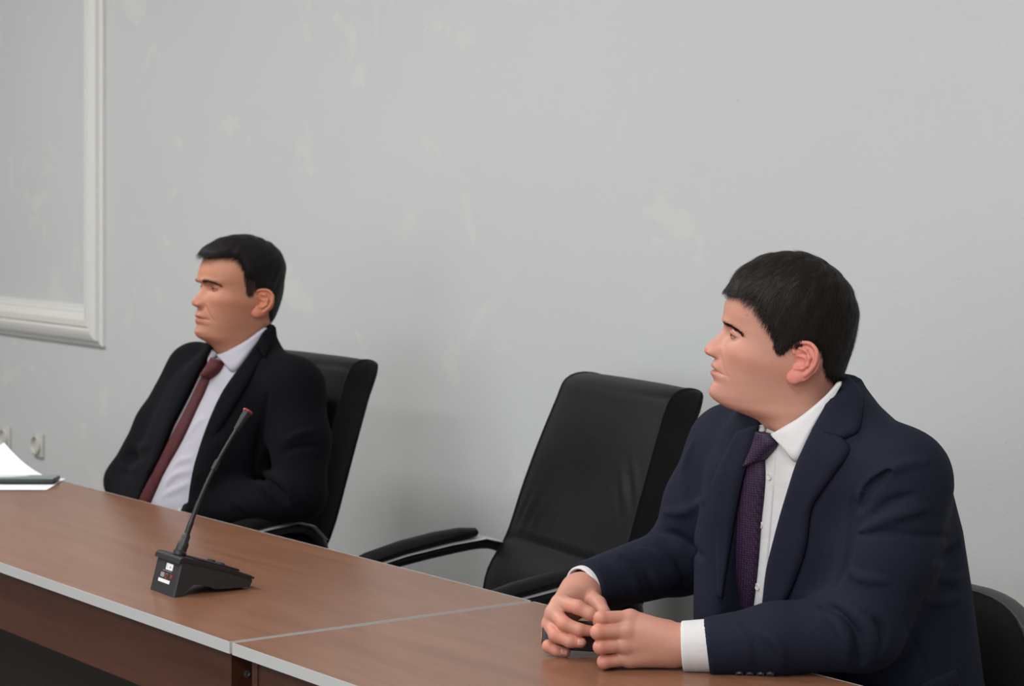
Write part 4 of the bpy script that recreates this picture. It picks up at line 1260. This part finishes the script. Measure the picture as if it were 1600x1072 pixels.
    cin = cone(C(1055, 1009, 3.397), C(1076, 1010, 3.397), .0335, .0335)
    P.lump('shirt_cuff', lambda Pp: smax(cf(Pp), -cin(Pp), .002), C(1066, 1010, 3.397)-0.06, Wn+0.09, .002, M['shirt_white'], sh)
    ud = df/np.linalg.norm(df)
    cf2 = cyl(Wf+ud*0.010, Wf-ud*0.03, .0370, .0385); ci2 = cone(Wf+ud*0.03, Wf+ud*0.004, .0325, .0325)
    P.lump('shirt_cuff', lambda Pp: smax(cf2(Pp), -ci2(Pp), .002), Wf-0.075, Wf+0.075, .002, M['shirt_white'], sh)
    # hands
    Yb = 0.0
    rad = [[.0118, .0108, .0095, .0082], [.0120, .0112, .0097, .0083], [.0116, .0108, .0094, .0080], [.0110, .0104, .0088, .0076]]
    wr = C(1078, 1007, 3.402)
    fin = [[C(985, 966, 3.405), C(939, 966, 3.39), C(937, 972, 3.417), C(958, 975, 3.427)],
           [C(980, 986, 3.394), C(934, 988, 3.382), C(935, 991, 3.409), C(956, 993, 3.421)],
           [C(978, 1008, 3.394), C(938, 1011, 3.382), C(940, 1013, 3.408), C(958, 1014, 3.42)],
           [C(983, 1029, 3.40), C(944, 1034, 3.388), C(946, 1034, 3.412), C(962, 1032, 3.423)]]
    th = [C(1046, 985, 3.425), C(1000, 972, 3.44), C(955, 972, 3.44)]
    hl, lo1, hi1 = hand_field(wr, fin, rad, .026, C(1120, 1010, 3.40), .031, th, [.016, .0125, .010], [(cone(C(1050, 1022, 3.404), C(990, 1026, 3.405), .021, .014), .012)])
    o = 0.04
    wr2 = C(906, 928, 3.575)
    rad2 = [[.0125, .0112, .0100, .0085], [.0125, .0112, .0098, .0085], [.0118, .0108, .0096, .0082], [.0105, .0098, .0090, .0078]]
    fin2 = [[C(876, 942, 3.515), C(903, 949, 3.478), C(922, 959, 3.472), C(938, 967, 3.472)],
            [C(866, 958, 3.508), C(882, 975, 3.475), C(905, 984, 3.468), C(924, 986, 3.472)],
            [C(860, 976, 3.512), C(868, 993, 3.478), C(890, 1002, 3.468), C(908, 1004, 3.468)],
            [C(858, 993, 3.522), C(857, 1010, 3.495), C(870, 1016, 3.488), C(884, 1019, 3.488)]]
    th2 = [C(920, 935, 3.56), C(935, 944, 3.525), C(944, 957, 3.50)]
    hr, lo2, hi2 = hand_field(wr2, fin2, rad2, .0285, Wf-ud*0.04, .031, th2, [.017, .0125, .0105])
    tone = np.array((0.50, 0.245, 0.175))
    parts = []
    for f_, lo_, hi_ in ((hl, lo1, hi1), (hr, lo2, hi2)):
        V, Q = mesh_field(f_, lo_, hi_, .0016)
        V[:, 2] = np.maximum(V[:, 2], TZ+0.0006) if False else V[:, 2]
        t = np.tile(tone, (len(V), 1)); parts.append((V, Q, t))
    # fingertips a little pinker
    for pi, fins in ((0, fin), (1, fin2)):
        V, Q, t = parts[pi]
        for fg in fins:
            for j, s_ in ((1, .012), (3, .014)):
                w = np.exp(-((np.linalg.norm(V-fg[j], axis=1)-0.008)/s_)**2)[:, None]*0.45
                t[:] = t*(1-w)+t*np.array([1.12, .84, .82])*w
    HP = dict(top=132.5, bottom=-168, dense=(-100, 62), tilt=0.28, scale=1.0,
        front=[(-168, 12), (-152, 18), (-140, 25), (-131, 37), (-117, 55), (-108, 77), (-100, 96), (-92, 105), (-80, 109), (-58, 109), (-40, 108), (-22, 105.5), (-8, 102), (15, 96.5), (30, 95.5), (47, 98.5), (61, 97), (79, 90), (95, 78), (110, 61), (122, 41), (129, 23), (131.7, 6), (132.5, -10)],
        back=[(-168, -78), (-110, -80), (-64, -84), (-58, -85), (-30, -92), (0, -99), (25, -102), (50, -101), (80, -92), (105, -73), (120, -53), (129, -34), (131.7, -22), (132.5, -10)],
        width=[(-168, 70), (-130, 66), (-108, 66), (-90, 64), (-70, 65), (-50, 68), (-20, 73), (10, 76), (40, 78), (65, 77), (90, 69), (110, 55), (122, 39), (129, 23), (131.8, 10), (132.5, .05)],
        mid=[(-168, -28), (-110, -24), (-60, -5), (0, -8), (60, -10), (132.5, -10)],
        detail=[(-106, 0), (-97, 2), (-87, 9), (-76, 13), (-66, 9), (-58.5, 5), (-53, 7), (-46, 11), (-42.5, 8.5), (-40, 0.5), (-37.8, 8), (-34, 11), (-29, 8.5), (-22, 5), (-15, 0)],
        det_w=25, lip_w=25, droop=0.008, mouth_z=-40, chin_z=-76, nose_base=-21, eye_z=18.5, eye_x=76.5, eye_y=32, brow=6, socket=13, cheek=4,
        nose=[(33, 0), (26, 3), (20, 6.5), (15, 10.5), (5, 19), (-3, 24.5), (-8, 26.5), (-13, 25.5), (-17, 20), (-20.5, 9), (-24, 0)],
        nose_w=[(33, 9), (15, 10), (0, 12.5), (-8, 15.5), (-16, 16), (-24, 14)], ala=8, slant=0.22, lids=(2.7, 1.9), gaze=(1.0, 0.0, -0.03), brow_z=13.5, brow_arch=2, brow_drop=8,
        ear=(-21, -22), ear_y=69, helix=[(11, 13, -1), (13, 21, -2), (9, 27, -1), (0, 30, 0), (-10, 29.5, 0.5), (-19, 23, 1), (-23, 13, 1.5), (-21, 0, 1.5), (-15, -11, 1), (-5, -21, 0.5)],
        tragus=(17.5, 2), lobe=(12, -25), flare=24, ear_tint=(1.22, 0.90, 0.95), moles=[(65, 49, 1.6), (-15, -73, 1.4)],
        hair=[(95, 81), (88, 78), (70, 78), (52, 72), (40, 56), (33, 42), (27, 27), (21, 10), (21, -9), (9, -12), (2, -3), (-6, 4), (-18, 7), (-43, 6), (-54, -8), (-55, -30), (-61, -46), (-73, -55), (-88, -58), (-140, -58), (-140, 170), (120, 170), (120, 81)],
        hair_t=lambda x, y, z: 4.5+11*sstep(-60, 70, z)-3.5*sstep(40, 70, y)*(1-sstep(60, 100, z))-5*sstep(55, 90, x),
        hair_ramp=lambda x, z: 9-5.5*sstep(45, 80, x), hair_len=lambda x, y, z: 9+10*sstep(-20, 70, z)-9*sstep(55, 90, x)-5*sstep(35, -5, z)*sstep(-15, 0, x), crown=(-72, 0, 128), fringe=-2, fringe_z=88, n_hair=11000, beard=0.16)
    O = C(1227.2, 537.2, 3.52)
    parts += build_head(P, HP, O, -3, tone, M['hair_r'], 3)
    # the rest of the body, continuous under the clothes
    inner0 = loft(tab, fwd, -0.02); inner = lambda Pp: np.maximum(inner0(Pp), Pp[:, 2]-1.11)
    lf3 = np.array([lat[0], lat[1], 0]); f3 = np.array([fwd[0], fwd[1], 0])
    hip = np.array([.62, 3.66, .52])
    limbs = [chain([Sn, En, wr], [.055, .042, .026], .02), chain([Sf, Ef, wr2], [.055, .042, .026], .02)]
    for s in (1, -1):
        h_ = hip+lf3*.09*s; kn = h_+f3*.40+lf3*.05*s; an_ = kn+f3*.05; an_[2] = .06
        limbs.append(chain([h_, kn, an_], [.07, .052, .034], .02))
    bf = union([inner]+limbs, .03)
    V, Q = mesh_field(bf, (.0, 3.0, .02), (.84, 3.95, 1.25), .012)
    parts.append((V, Q, np.tile(tone, (len(V), 1))))
    V, Q, T_ = merge(parts)
    bo = P.put('body', V, Q, M['skin_r'], tone=T_)
    for rows in ([(903, 999, 915, 1000.5), (902.5, 1004, 917, 1005), (903, 1009, 915, 1009)], [(876.5, 1014.5, 887, 1015.5), (876, 1019, 888.5, 1019.5), (877, 1023, 887, 1023)]):
        l, r = rowsplit(rows); V, Q = px_sheet(hr, l, r, 0.0002, .0006, 3.2, 3.7, 8, 6, sm=1); P.put('fingernail', V, Q, M['nail'])
    trousers_and_shoes(P, (.62, 3.66), fwd, .40, M['suit_navy'], .53, .05)
    return P, hr
pr_, hand_r = man_right()

# black phone gripped between the hands
kc = C(893, 993, 3.508)
fob = empty('handset', cam2room(kc), YAW); tag(fob, 'glossy black handset gripped between the hands of the man in navy', 'phone')
mb = MB().box((-0.047, -0.011, -0.0235), (0.047, 0.006, 0.0235), 0.006); b1 = mb.build('handset_body', M['plastic'], fob)
MB().box((-0.040, -0.0118, -0.018), (0.040, -0.0106, 0.018), 0.0005).build('handset_face', M['plastic'], fob)
fob.rotation_euler = (math.radians(-14), math.radians(3), YAW)

# ------------------------------------------------------------------ man with the red tie (left)
def man_left():
    P = Person((-.79, 5.34), 'man in black suit and dark red tie leaning back in a leather chair')
    fwd = np.array([-0.72, -0.69]); fwd /= np.linalg.norm(fwd); lat = np.array([-fwd[1], fwd[0]])
    tab = [(0.42, -.79, 5.34, .17, .125, .12), (0.55, -.788, 5.345, .178, .135, .12), (0.70, -.765, 5.36, .180, .142, .12), (0.80, -.742, 5.365, .184, .14, .12), (0.92, -.70, 5.362, .192, .126, .12),
           (1.00, -.672, 5.355, .190, .11, .115), (1.04, -.660, 5.346, .165, .10, .100), (1.07, -.653, 5.336, .122, .086, .082), (1.10, -.650, 5.326, .085, .073, .068), (1.13, -.647, 5.318, .067, .063, .060), (1.17, -.645, 5.312, .060, .057, .056)]
    T = np.array(tab); nc = np.array([-.636, 5.327])
    def bcoord(Pp): return (Pp[:, 0]-nc[0])*fwd[0]+(Pp[:, 1]-nc[1])*fwd[1]
    loft_shirt = loft(tab, fwd, 0.0)
    shirt_f = lambda Pp: smax(loft_shirt(Pp), Pp[:, 2]-(1.118-0.40*bcoord(Pp)), 0.004)
    Sn = np.array([-.520, 5.225, 1.012]); En = C(468, 772, 5.13); Wn = C(296, 812, 5.22)
    Sf = np.array([-.785, 5.49, 1.03]); Ef = C(200, 752, 5.50); Wf = np.array([-.86, 5.26, .665])
    dn = Wn-En; df = Wf-Ef
    near = halfspace_cut(chain([Sn, Sn*.5+En*.5+np.array([.01, 0, 0]), En, En*.5+Wn*.5, Wn+dn*.1], [.076, .070, .060, .052, .042], .02), Wn, dn)
    far = halfspace_cut(chain([Sf, Sf*.5+Ef*.5, Ef, Wf+df*.1], [.074, .066, .056, .042], .02), Wf, df)
    bodyj = loft(tab, fwd, 0.014)
    trap = [cone(np.array([-.612, 5.30, 1.062]), Sn, .060, .066), cone(np.array([-.68, 5.37, 1.05]), Sf, .05, .06)]
    flap = chain([C(335, 700, 5.2), C(318, 740, 5.19), C(312, 790, 5.2)], [.02, .024, .02])
    def tors(Pp): return smin(bodyj(Pp), flap(Pp), .05)
    def base0(Pp, cutf=None):
        d = tors(Pp)
        if cutf is not None: d = smax(d, -cutf(Pp), .005)
        d = smin(d, trap[0](Pp), .03); d = smin(d, trap[1](Pp), .03)
        d = smin(d, near(Pp), .035); d = smin(d, far(Pp), .035)
        return smax(d, Pp[:, 2]-(1.146-0.30*bcoord(Pp)), .006)
    Y0, Y1 = 4.8, 5.9
    ne = [(414, 513), (395, 546), (366, 585), (348.5, 610), (327, 656), (309.5, 706), (300.6, 741), (296, 770), (293, 800)]
    fe = [(330, 542), (306, 585), (285, 628), (260, 677), (250, 706), (232, 741), (216, 775), (208, 800)]
    def az(poly):
        q = densify(poly, 40); H = hits(tors, q[:, 0], q[:, 1], Y0, Y1)
        cx = np.interp(H[:, 2], T[:, 0], T[:, 1]); cy = np.interp(H[:, 2], T[:, 0], T[:, 2])
        a = (H[:, 0]-cx)*lat[0]+(H[:, 1]-cy)*lat[1]
        o = np.argsort(H[:, 2]); zz, aa = H[o, 2], a[o]
        zu = np.linspace(zz[0], zz[-1], 80); au = np.interp(zu, zz, aa); au = np.concatenate([[au[0]]*6, au, [au[-1]]*6]); au = np.convolve(au, np.ones(13)/13, 'valid')
        return zu, au
    zn, an = az(ne); zf, af = az(fe)
    def opening(Pp):
        Z = Pp[:, 2]; cx = np.interp(Z, T[:, 0], T[:, 1]); cy = np.interp(Z, T[:, 0], T[:, 2])
        a = (Pp[:, 0]-cx)*lat[0]+(Pp[:, 1]-cy)*lat[1]; b = (Pp[:, 0]-cx)*fwd[0]+(Pp[:, 1]-cy)*fwd[1]
        d = np.maximum(a-np.interp(Z, zn, an), np.interp(Z, zf, af)-a)
        return np.maximum(np.maximum(d, -b), 0.66-Z)
    base = lambda Pp: base0(Pp, opening)
    J = Field(base)
    z3 = lambda *p: [(150+x/2.821, 500+y/2.821) for x, y in p]
    fold_px(J, base0, z3((755, 330), (735, 450), (715, 560), (700, 660)), .009, Y0, Y1, cut=True)
    fold_px(J, base0, z3((700, 690), (760, 700), (810, 740), (840, 800)), .009, Y0, Y1, cut=True)
    fold_px(J, base0, z3((720, 670), (790, 690), (850, 740), (880, 800)), .013, Y0, Y1)
    fold_px(J, base0, z3((690, 720), (750, 740), (790, 790)), .012, Y0, Y1)
    fold_px(J, base0, z3((840, 530), (900, 500), (960, 490)), .008, Y0, Y1)
    fold_px(J, base0, z3((820, 590), (900, 560), (980, 560)), .007, Y0, Y1, cut=True)
    fold_px(J, base0, z3((600, 800), (660, 830), (690, 880)), .008, Y0, Y1)
    for pl, r, ct in (([(215, 695), (225, 700), (236, 700)], .010, False), ([(200, 708), (212, 715), (226, 716)], .008, True), ([(190, 725), (200, 733), (214, 735)], .010, False)):
        fold_px(J, base0, pl, r, Y0, 6.0, cut=ct)
    jk = P.lump('jacket', J, (-1.08, 5.0, .42), (-.36, 5.68, 1.22), .0052, M['suit_black'])
    l, r = rowsplit([(399, 541, 412, 561), (388, 556, 406, 568), (366, 585, 393, 590), (348.5, 610, 378, 616), (327, 656, 350, 661), (309.5, 706, 322, 708), (300.6, 741, 308, 742), (296, 770, 302, 772), (293, 800, 298, 800)])
    V, Q = px_sheet(bodyj, l, r, .004, .006, Y0, Y1, 44, 9); P.put('lapel', V, Q, M['suit_black'], jk)
    l, r = rowsplit([(416, 510, 424, 508), (410, 520, 427, 519), (405, 531, 424, 538), (399, 541, 414, 559)])
    V, Q = px_sheet(base0, l, r, .003, .007, Y0, Y1, 20, 8); P.put('jacket_collar', V, Q, M['suit_black'], jk)
    l, r = rowsplit([(318, 553, 330, 544), (288, 580, 306, 585), (264, 622, 285, 628), (250, 668, 262, 674), (238, 704, 250, 708), (229, 738, 233, 741)])
    V, Q = px_sheet(base0, l, r, .002, .006, Y0, Y1, 30, 7); P.put('lapel', V, Q, M['suit_black'], jk)
    SF = Field(shirt_f)
    for pl, r in (([(300, 715), (280, 722), (265, 740)], .006), ([(298, 735), (275, 742), (258, 760)], .007), ([(318, 655), (305, 665), (296, 680)], .005), ([(296, 755), (275, 765), (255, 775)], .005)):
        fold_px(SF, shirt_f, pl, r, Y0, Y1)
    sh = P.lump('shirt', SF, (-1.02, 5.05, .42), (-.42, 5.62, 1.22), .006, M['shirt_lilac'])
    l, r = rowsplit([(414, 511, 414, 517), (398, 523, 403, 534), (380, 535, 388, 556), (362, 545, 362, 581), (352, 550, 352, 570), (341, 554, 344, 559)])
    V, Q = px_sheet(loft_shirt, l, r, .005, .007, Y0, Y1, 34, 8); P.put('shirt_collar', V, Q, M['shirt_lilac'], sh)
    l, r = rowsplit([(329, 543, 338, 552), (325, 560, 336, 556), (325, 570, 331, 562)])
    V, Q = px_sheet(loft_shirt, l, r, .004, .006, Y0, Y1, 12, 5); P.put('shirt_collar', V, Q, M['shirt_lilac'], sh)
    l, r = rowsplit([(318, 584, 328, 590), (306, 608, 320, 611), (295, 631, 309, 634), (267, 684, 284, 688), (242, 734, 256, 738), (219, 778, 236, 782), (210, 796, 228, 800)])
    V, Q = px_sheet(loft_shirt, l, r, .003, .005, Y0, Y1, 44, 9, crown=.005); tie = P.put('tie', V, Q, M['tie_red'])
    l, r = rowsplit([(333, 559, 350, 565), (324, 575, 342, 580), (316, 588, 328, 592)])
    V, Q = px_sheet(loft_shirt, l, r, .006, .011, Y0, Y1, 14, 9, crown=.007); P.put('tie_knot', V, Q, M['tie_red'], tie)
    tone = np.array((0.46, 0.205, 0.125)); parts = []
    for w, d_, sd_ in ((Wn, dn, 1), (Wf, df, -1)):
        u = d_/np.linalg.norm(d_)
        cf = cyl(w-u*.03, w+u*.014, .040, .038); 
        P.lump('shirt_cuff', cf, w-.08, w+.08, .004, M['shirt_lilac'], sh)
        hf, lo_, hi_ = relaxed_hand(w+u*.02, u, (0, 0, 1), sd_)
        V, Q = mesh_field(hf, lo_, hi_, .003); parts.append((V, Q, np.tile(tone, (len(V), 1))))
    HP = dict(top=110, bottom=-190, dense=(-128, 42), tilt=0.13, scale=1.02,
        front=[(-190, 36), (-172, 44), (-156, 56), (-146, 62), (-136, 70), (-127, 83), (-120, 95), (-112, 102), (-100, 103), (-85, 103), (-68, 103), (-46, 101), (-30, 98), (-8, 94), (5, 95), (21, 101), (35, 100), (46, 97), (68, 87), (85, 72), (97, 54), (105, 34), (108.8, 12), (110, -10)],
        back=[(-190, -62), (-140, -66), (-100, -72), (-80, -78), (-55, -88), (-20, -97), (10, -101), (40, -100), (65, -90), (85, -73), (98, -53), (106, -33), (109, -22), (110, -10)],
        width=[(-190, 58), (-150, 55), (-125, 56), (-105, 58), (-85, 62), (-60, 66), (-35, 70), (0, 74), (30, 76), (50, 74), (70, 66), (90, 51), (102, 34), (107, 20), (109.4, 9), (110, .05)],
        mid=[(-190, -12), (-130, -10), (-90, -5), (0, -8), (110, -10)],
        detail=[(-126, 0), (-118, 3), (-112, 7), (-102, 11), (-93, 7), (-85, 4.5), (-81, 6.5), (-77, 8.5), (-71.5, 7), (-69, 0.5), (-66.8, 6.5), (-63, 9), (-58, 7), (-50, 3), (-42, 0)],
        det_w=23, lip_w=25, droop=0.005, mouth_z=-69, chin_z=-102, nose_base=-45, eye_z=0.5, eye_x=72, eye_y=31, brow=6, socket=12, cheek=5, nasolabial=2.2,
        nose=[(8, 0), (2, 3), (-4, 6.5), (-12, 12), (-22, 19), (-30, 23.5), (-34, 24), (-38, 22), (-42, 15), (-45, 6), (-49, 0)],
        nose_w=[(8, 9), (-12, 10), (-25, 13), (-34, 14.5), (-42, 15), (-49, 14)], ala=8, slant=0.12, lids=(2.6, 1.6), brow_z=13, brow_arch=5.5, brow_drop=6,
        ear=(-22, -34), ear_y=65, helix=[(11, 13, -1), (13, 21, -2), (9, 27, -1), (0, 30, 0), (-10, 29.5, 0.5), (-19, 23, 1), (-23, 13, 1.5), (-21, 0, 1.5), (-15, -11, 1), (-5, -21, 0.5)],
        tragus=(17.5, 2), lobe=(11, -24), flare=26, ear_tint=(1.15, 0.95, 0.9), fade=lambda x, z: sstep(-22, 5, x)*sstep(42, 8, z),
        hair=[(96, 72), (86, 70), (60, 73), (44, 73), (30, 66), (24, 42), (21, 15), (15, -17), (4, -20), (-6, -5), (-26, -1), (-44, -8), (-47, -37), (-48, -65), (-58, -82), (-140, -84), (-140, 150), (120, 150), (120, 72)],
        hair_t=lambda x, y, z: 3.5+11*sstep(0, 95, z)+3*sstep(-40, -90, x)*sstep(-80, 0, z)-1.5*sstep(50, 72, y)*(1-sstep(40, 80, z))-2*sstep(60, 95, x),
        hair_ramp=lambda x, z: 12-8*sstep(45, 80, x), hair_len=lambda x, y, z: 3.5+13*sstep(5, 75, z), crown=(-62, 0, 108), fringe=7, fringe_z=78, n_hair=8500, n_brow=280, beard=0.22)
    O = C(374.9, 448.5, 5.31)
    parts += build_head(P, HP, O, 32, tone, M['hair_l'], 5)
    inner0 = loft(tab, fwd, -.02); inner = lambda Pp: np.maximum(inner0(Pp), Pp[:, 2]-1.08)
    lf3 = np.array([lat[0], lat[1], 0]); f3 = np.array([fwd[0], fwd[1], 0]); hip = np.array([-.79, 5.34, .55])
    limbs = [chain([Sn, En, Wn], [.055, .042, .026], .02), chain([Sf, Ef, Wf], [.055, .042, .026], .02)]
    for s in (1, -1):
        h_ = hip+lf3*.09*s; kn = h_+f3*.40+lf3*.05*s; an_ = kn+f3*.0; an_[2] = .06
        limbs.append(chain([h_, kn, an_], [.07, .052, .034], .02))
    V, Q = mesh_field(union([inner]+limbs, .03), (-1.35, 4.75, .02), (-.4, 5.75, 1.22), .012)
    parts.append((V, Q, np.tile(tone, (len(V), 1))))
    V, Q, T_ = merge(parts)
    P.put('body', V, Q, M['skin_l'], tone=T_)
    trousers_and_shoes(P, (-.79, 5.34), fwd, .40, M['suit_black'], .565, .0)
    return P
pl_ = man_left()
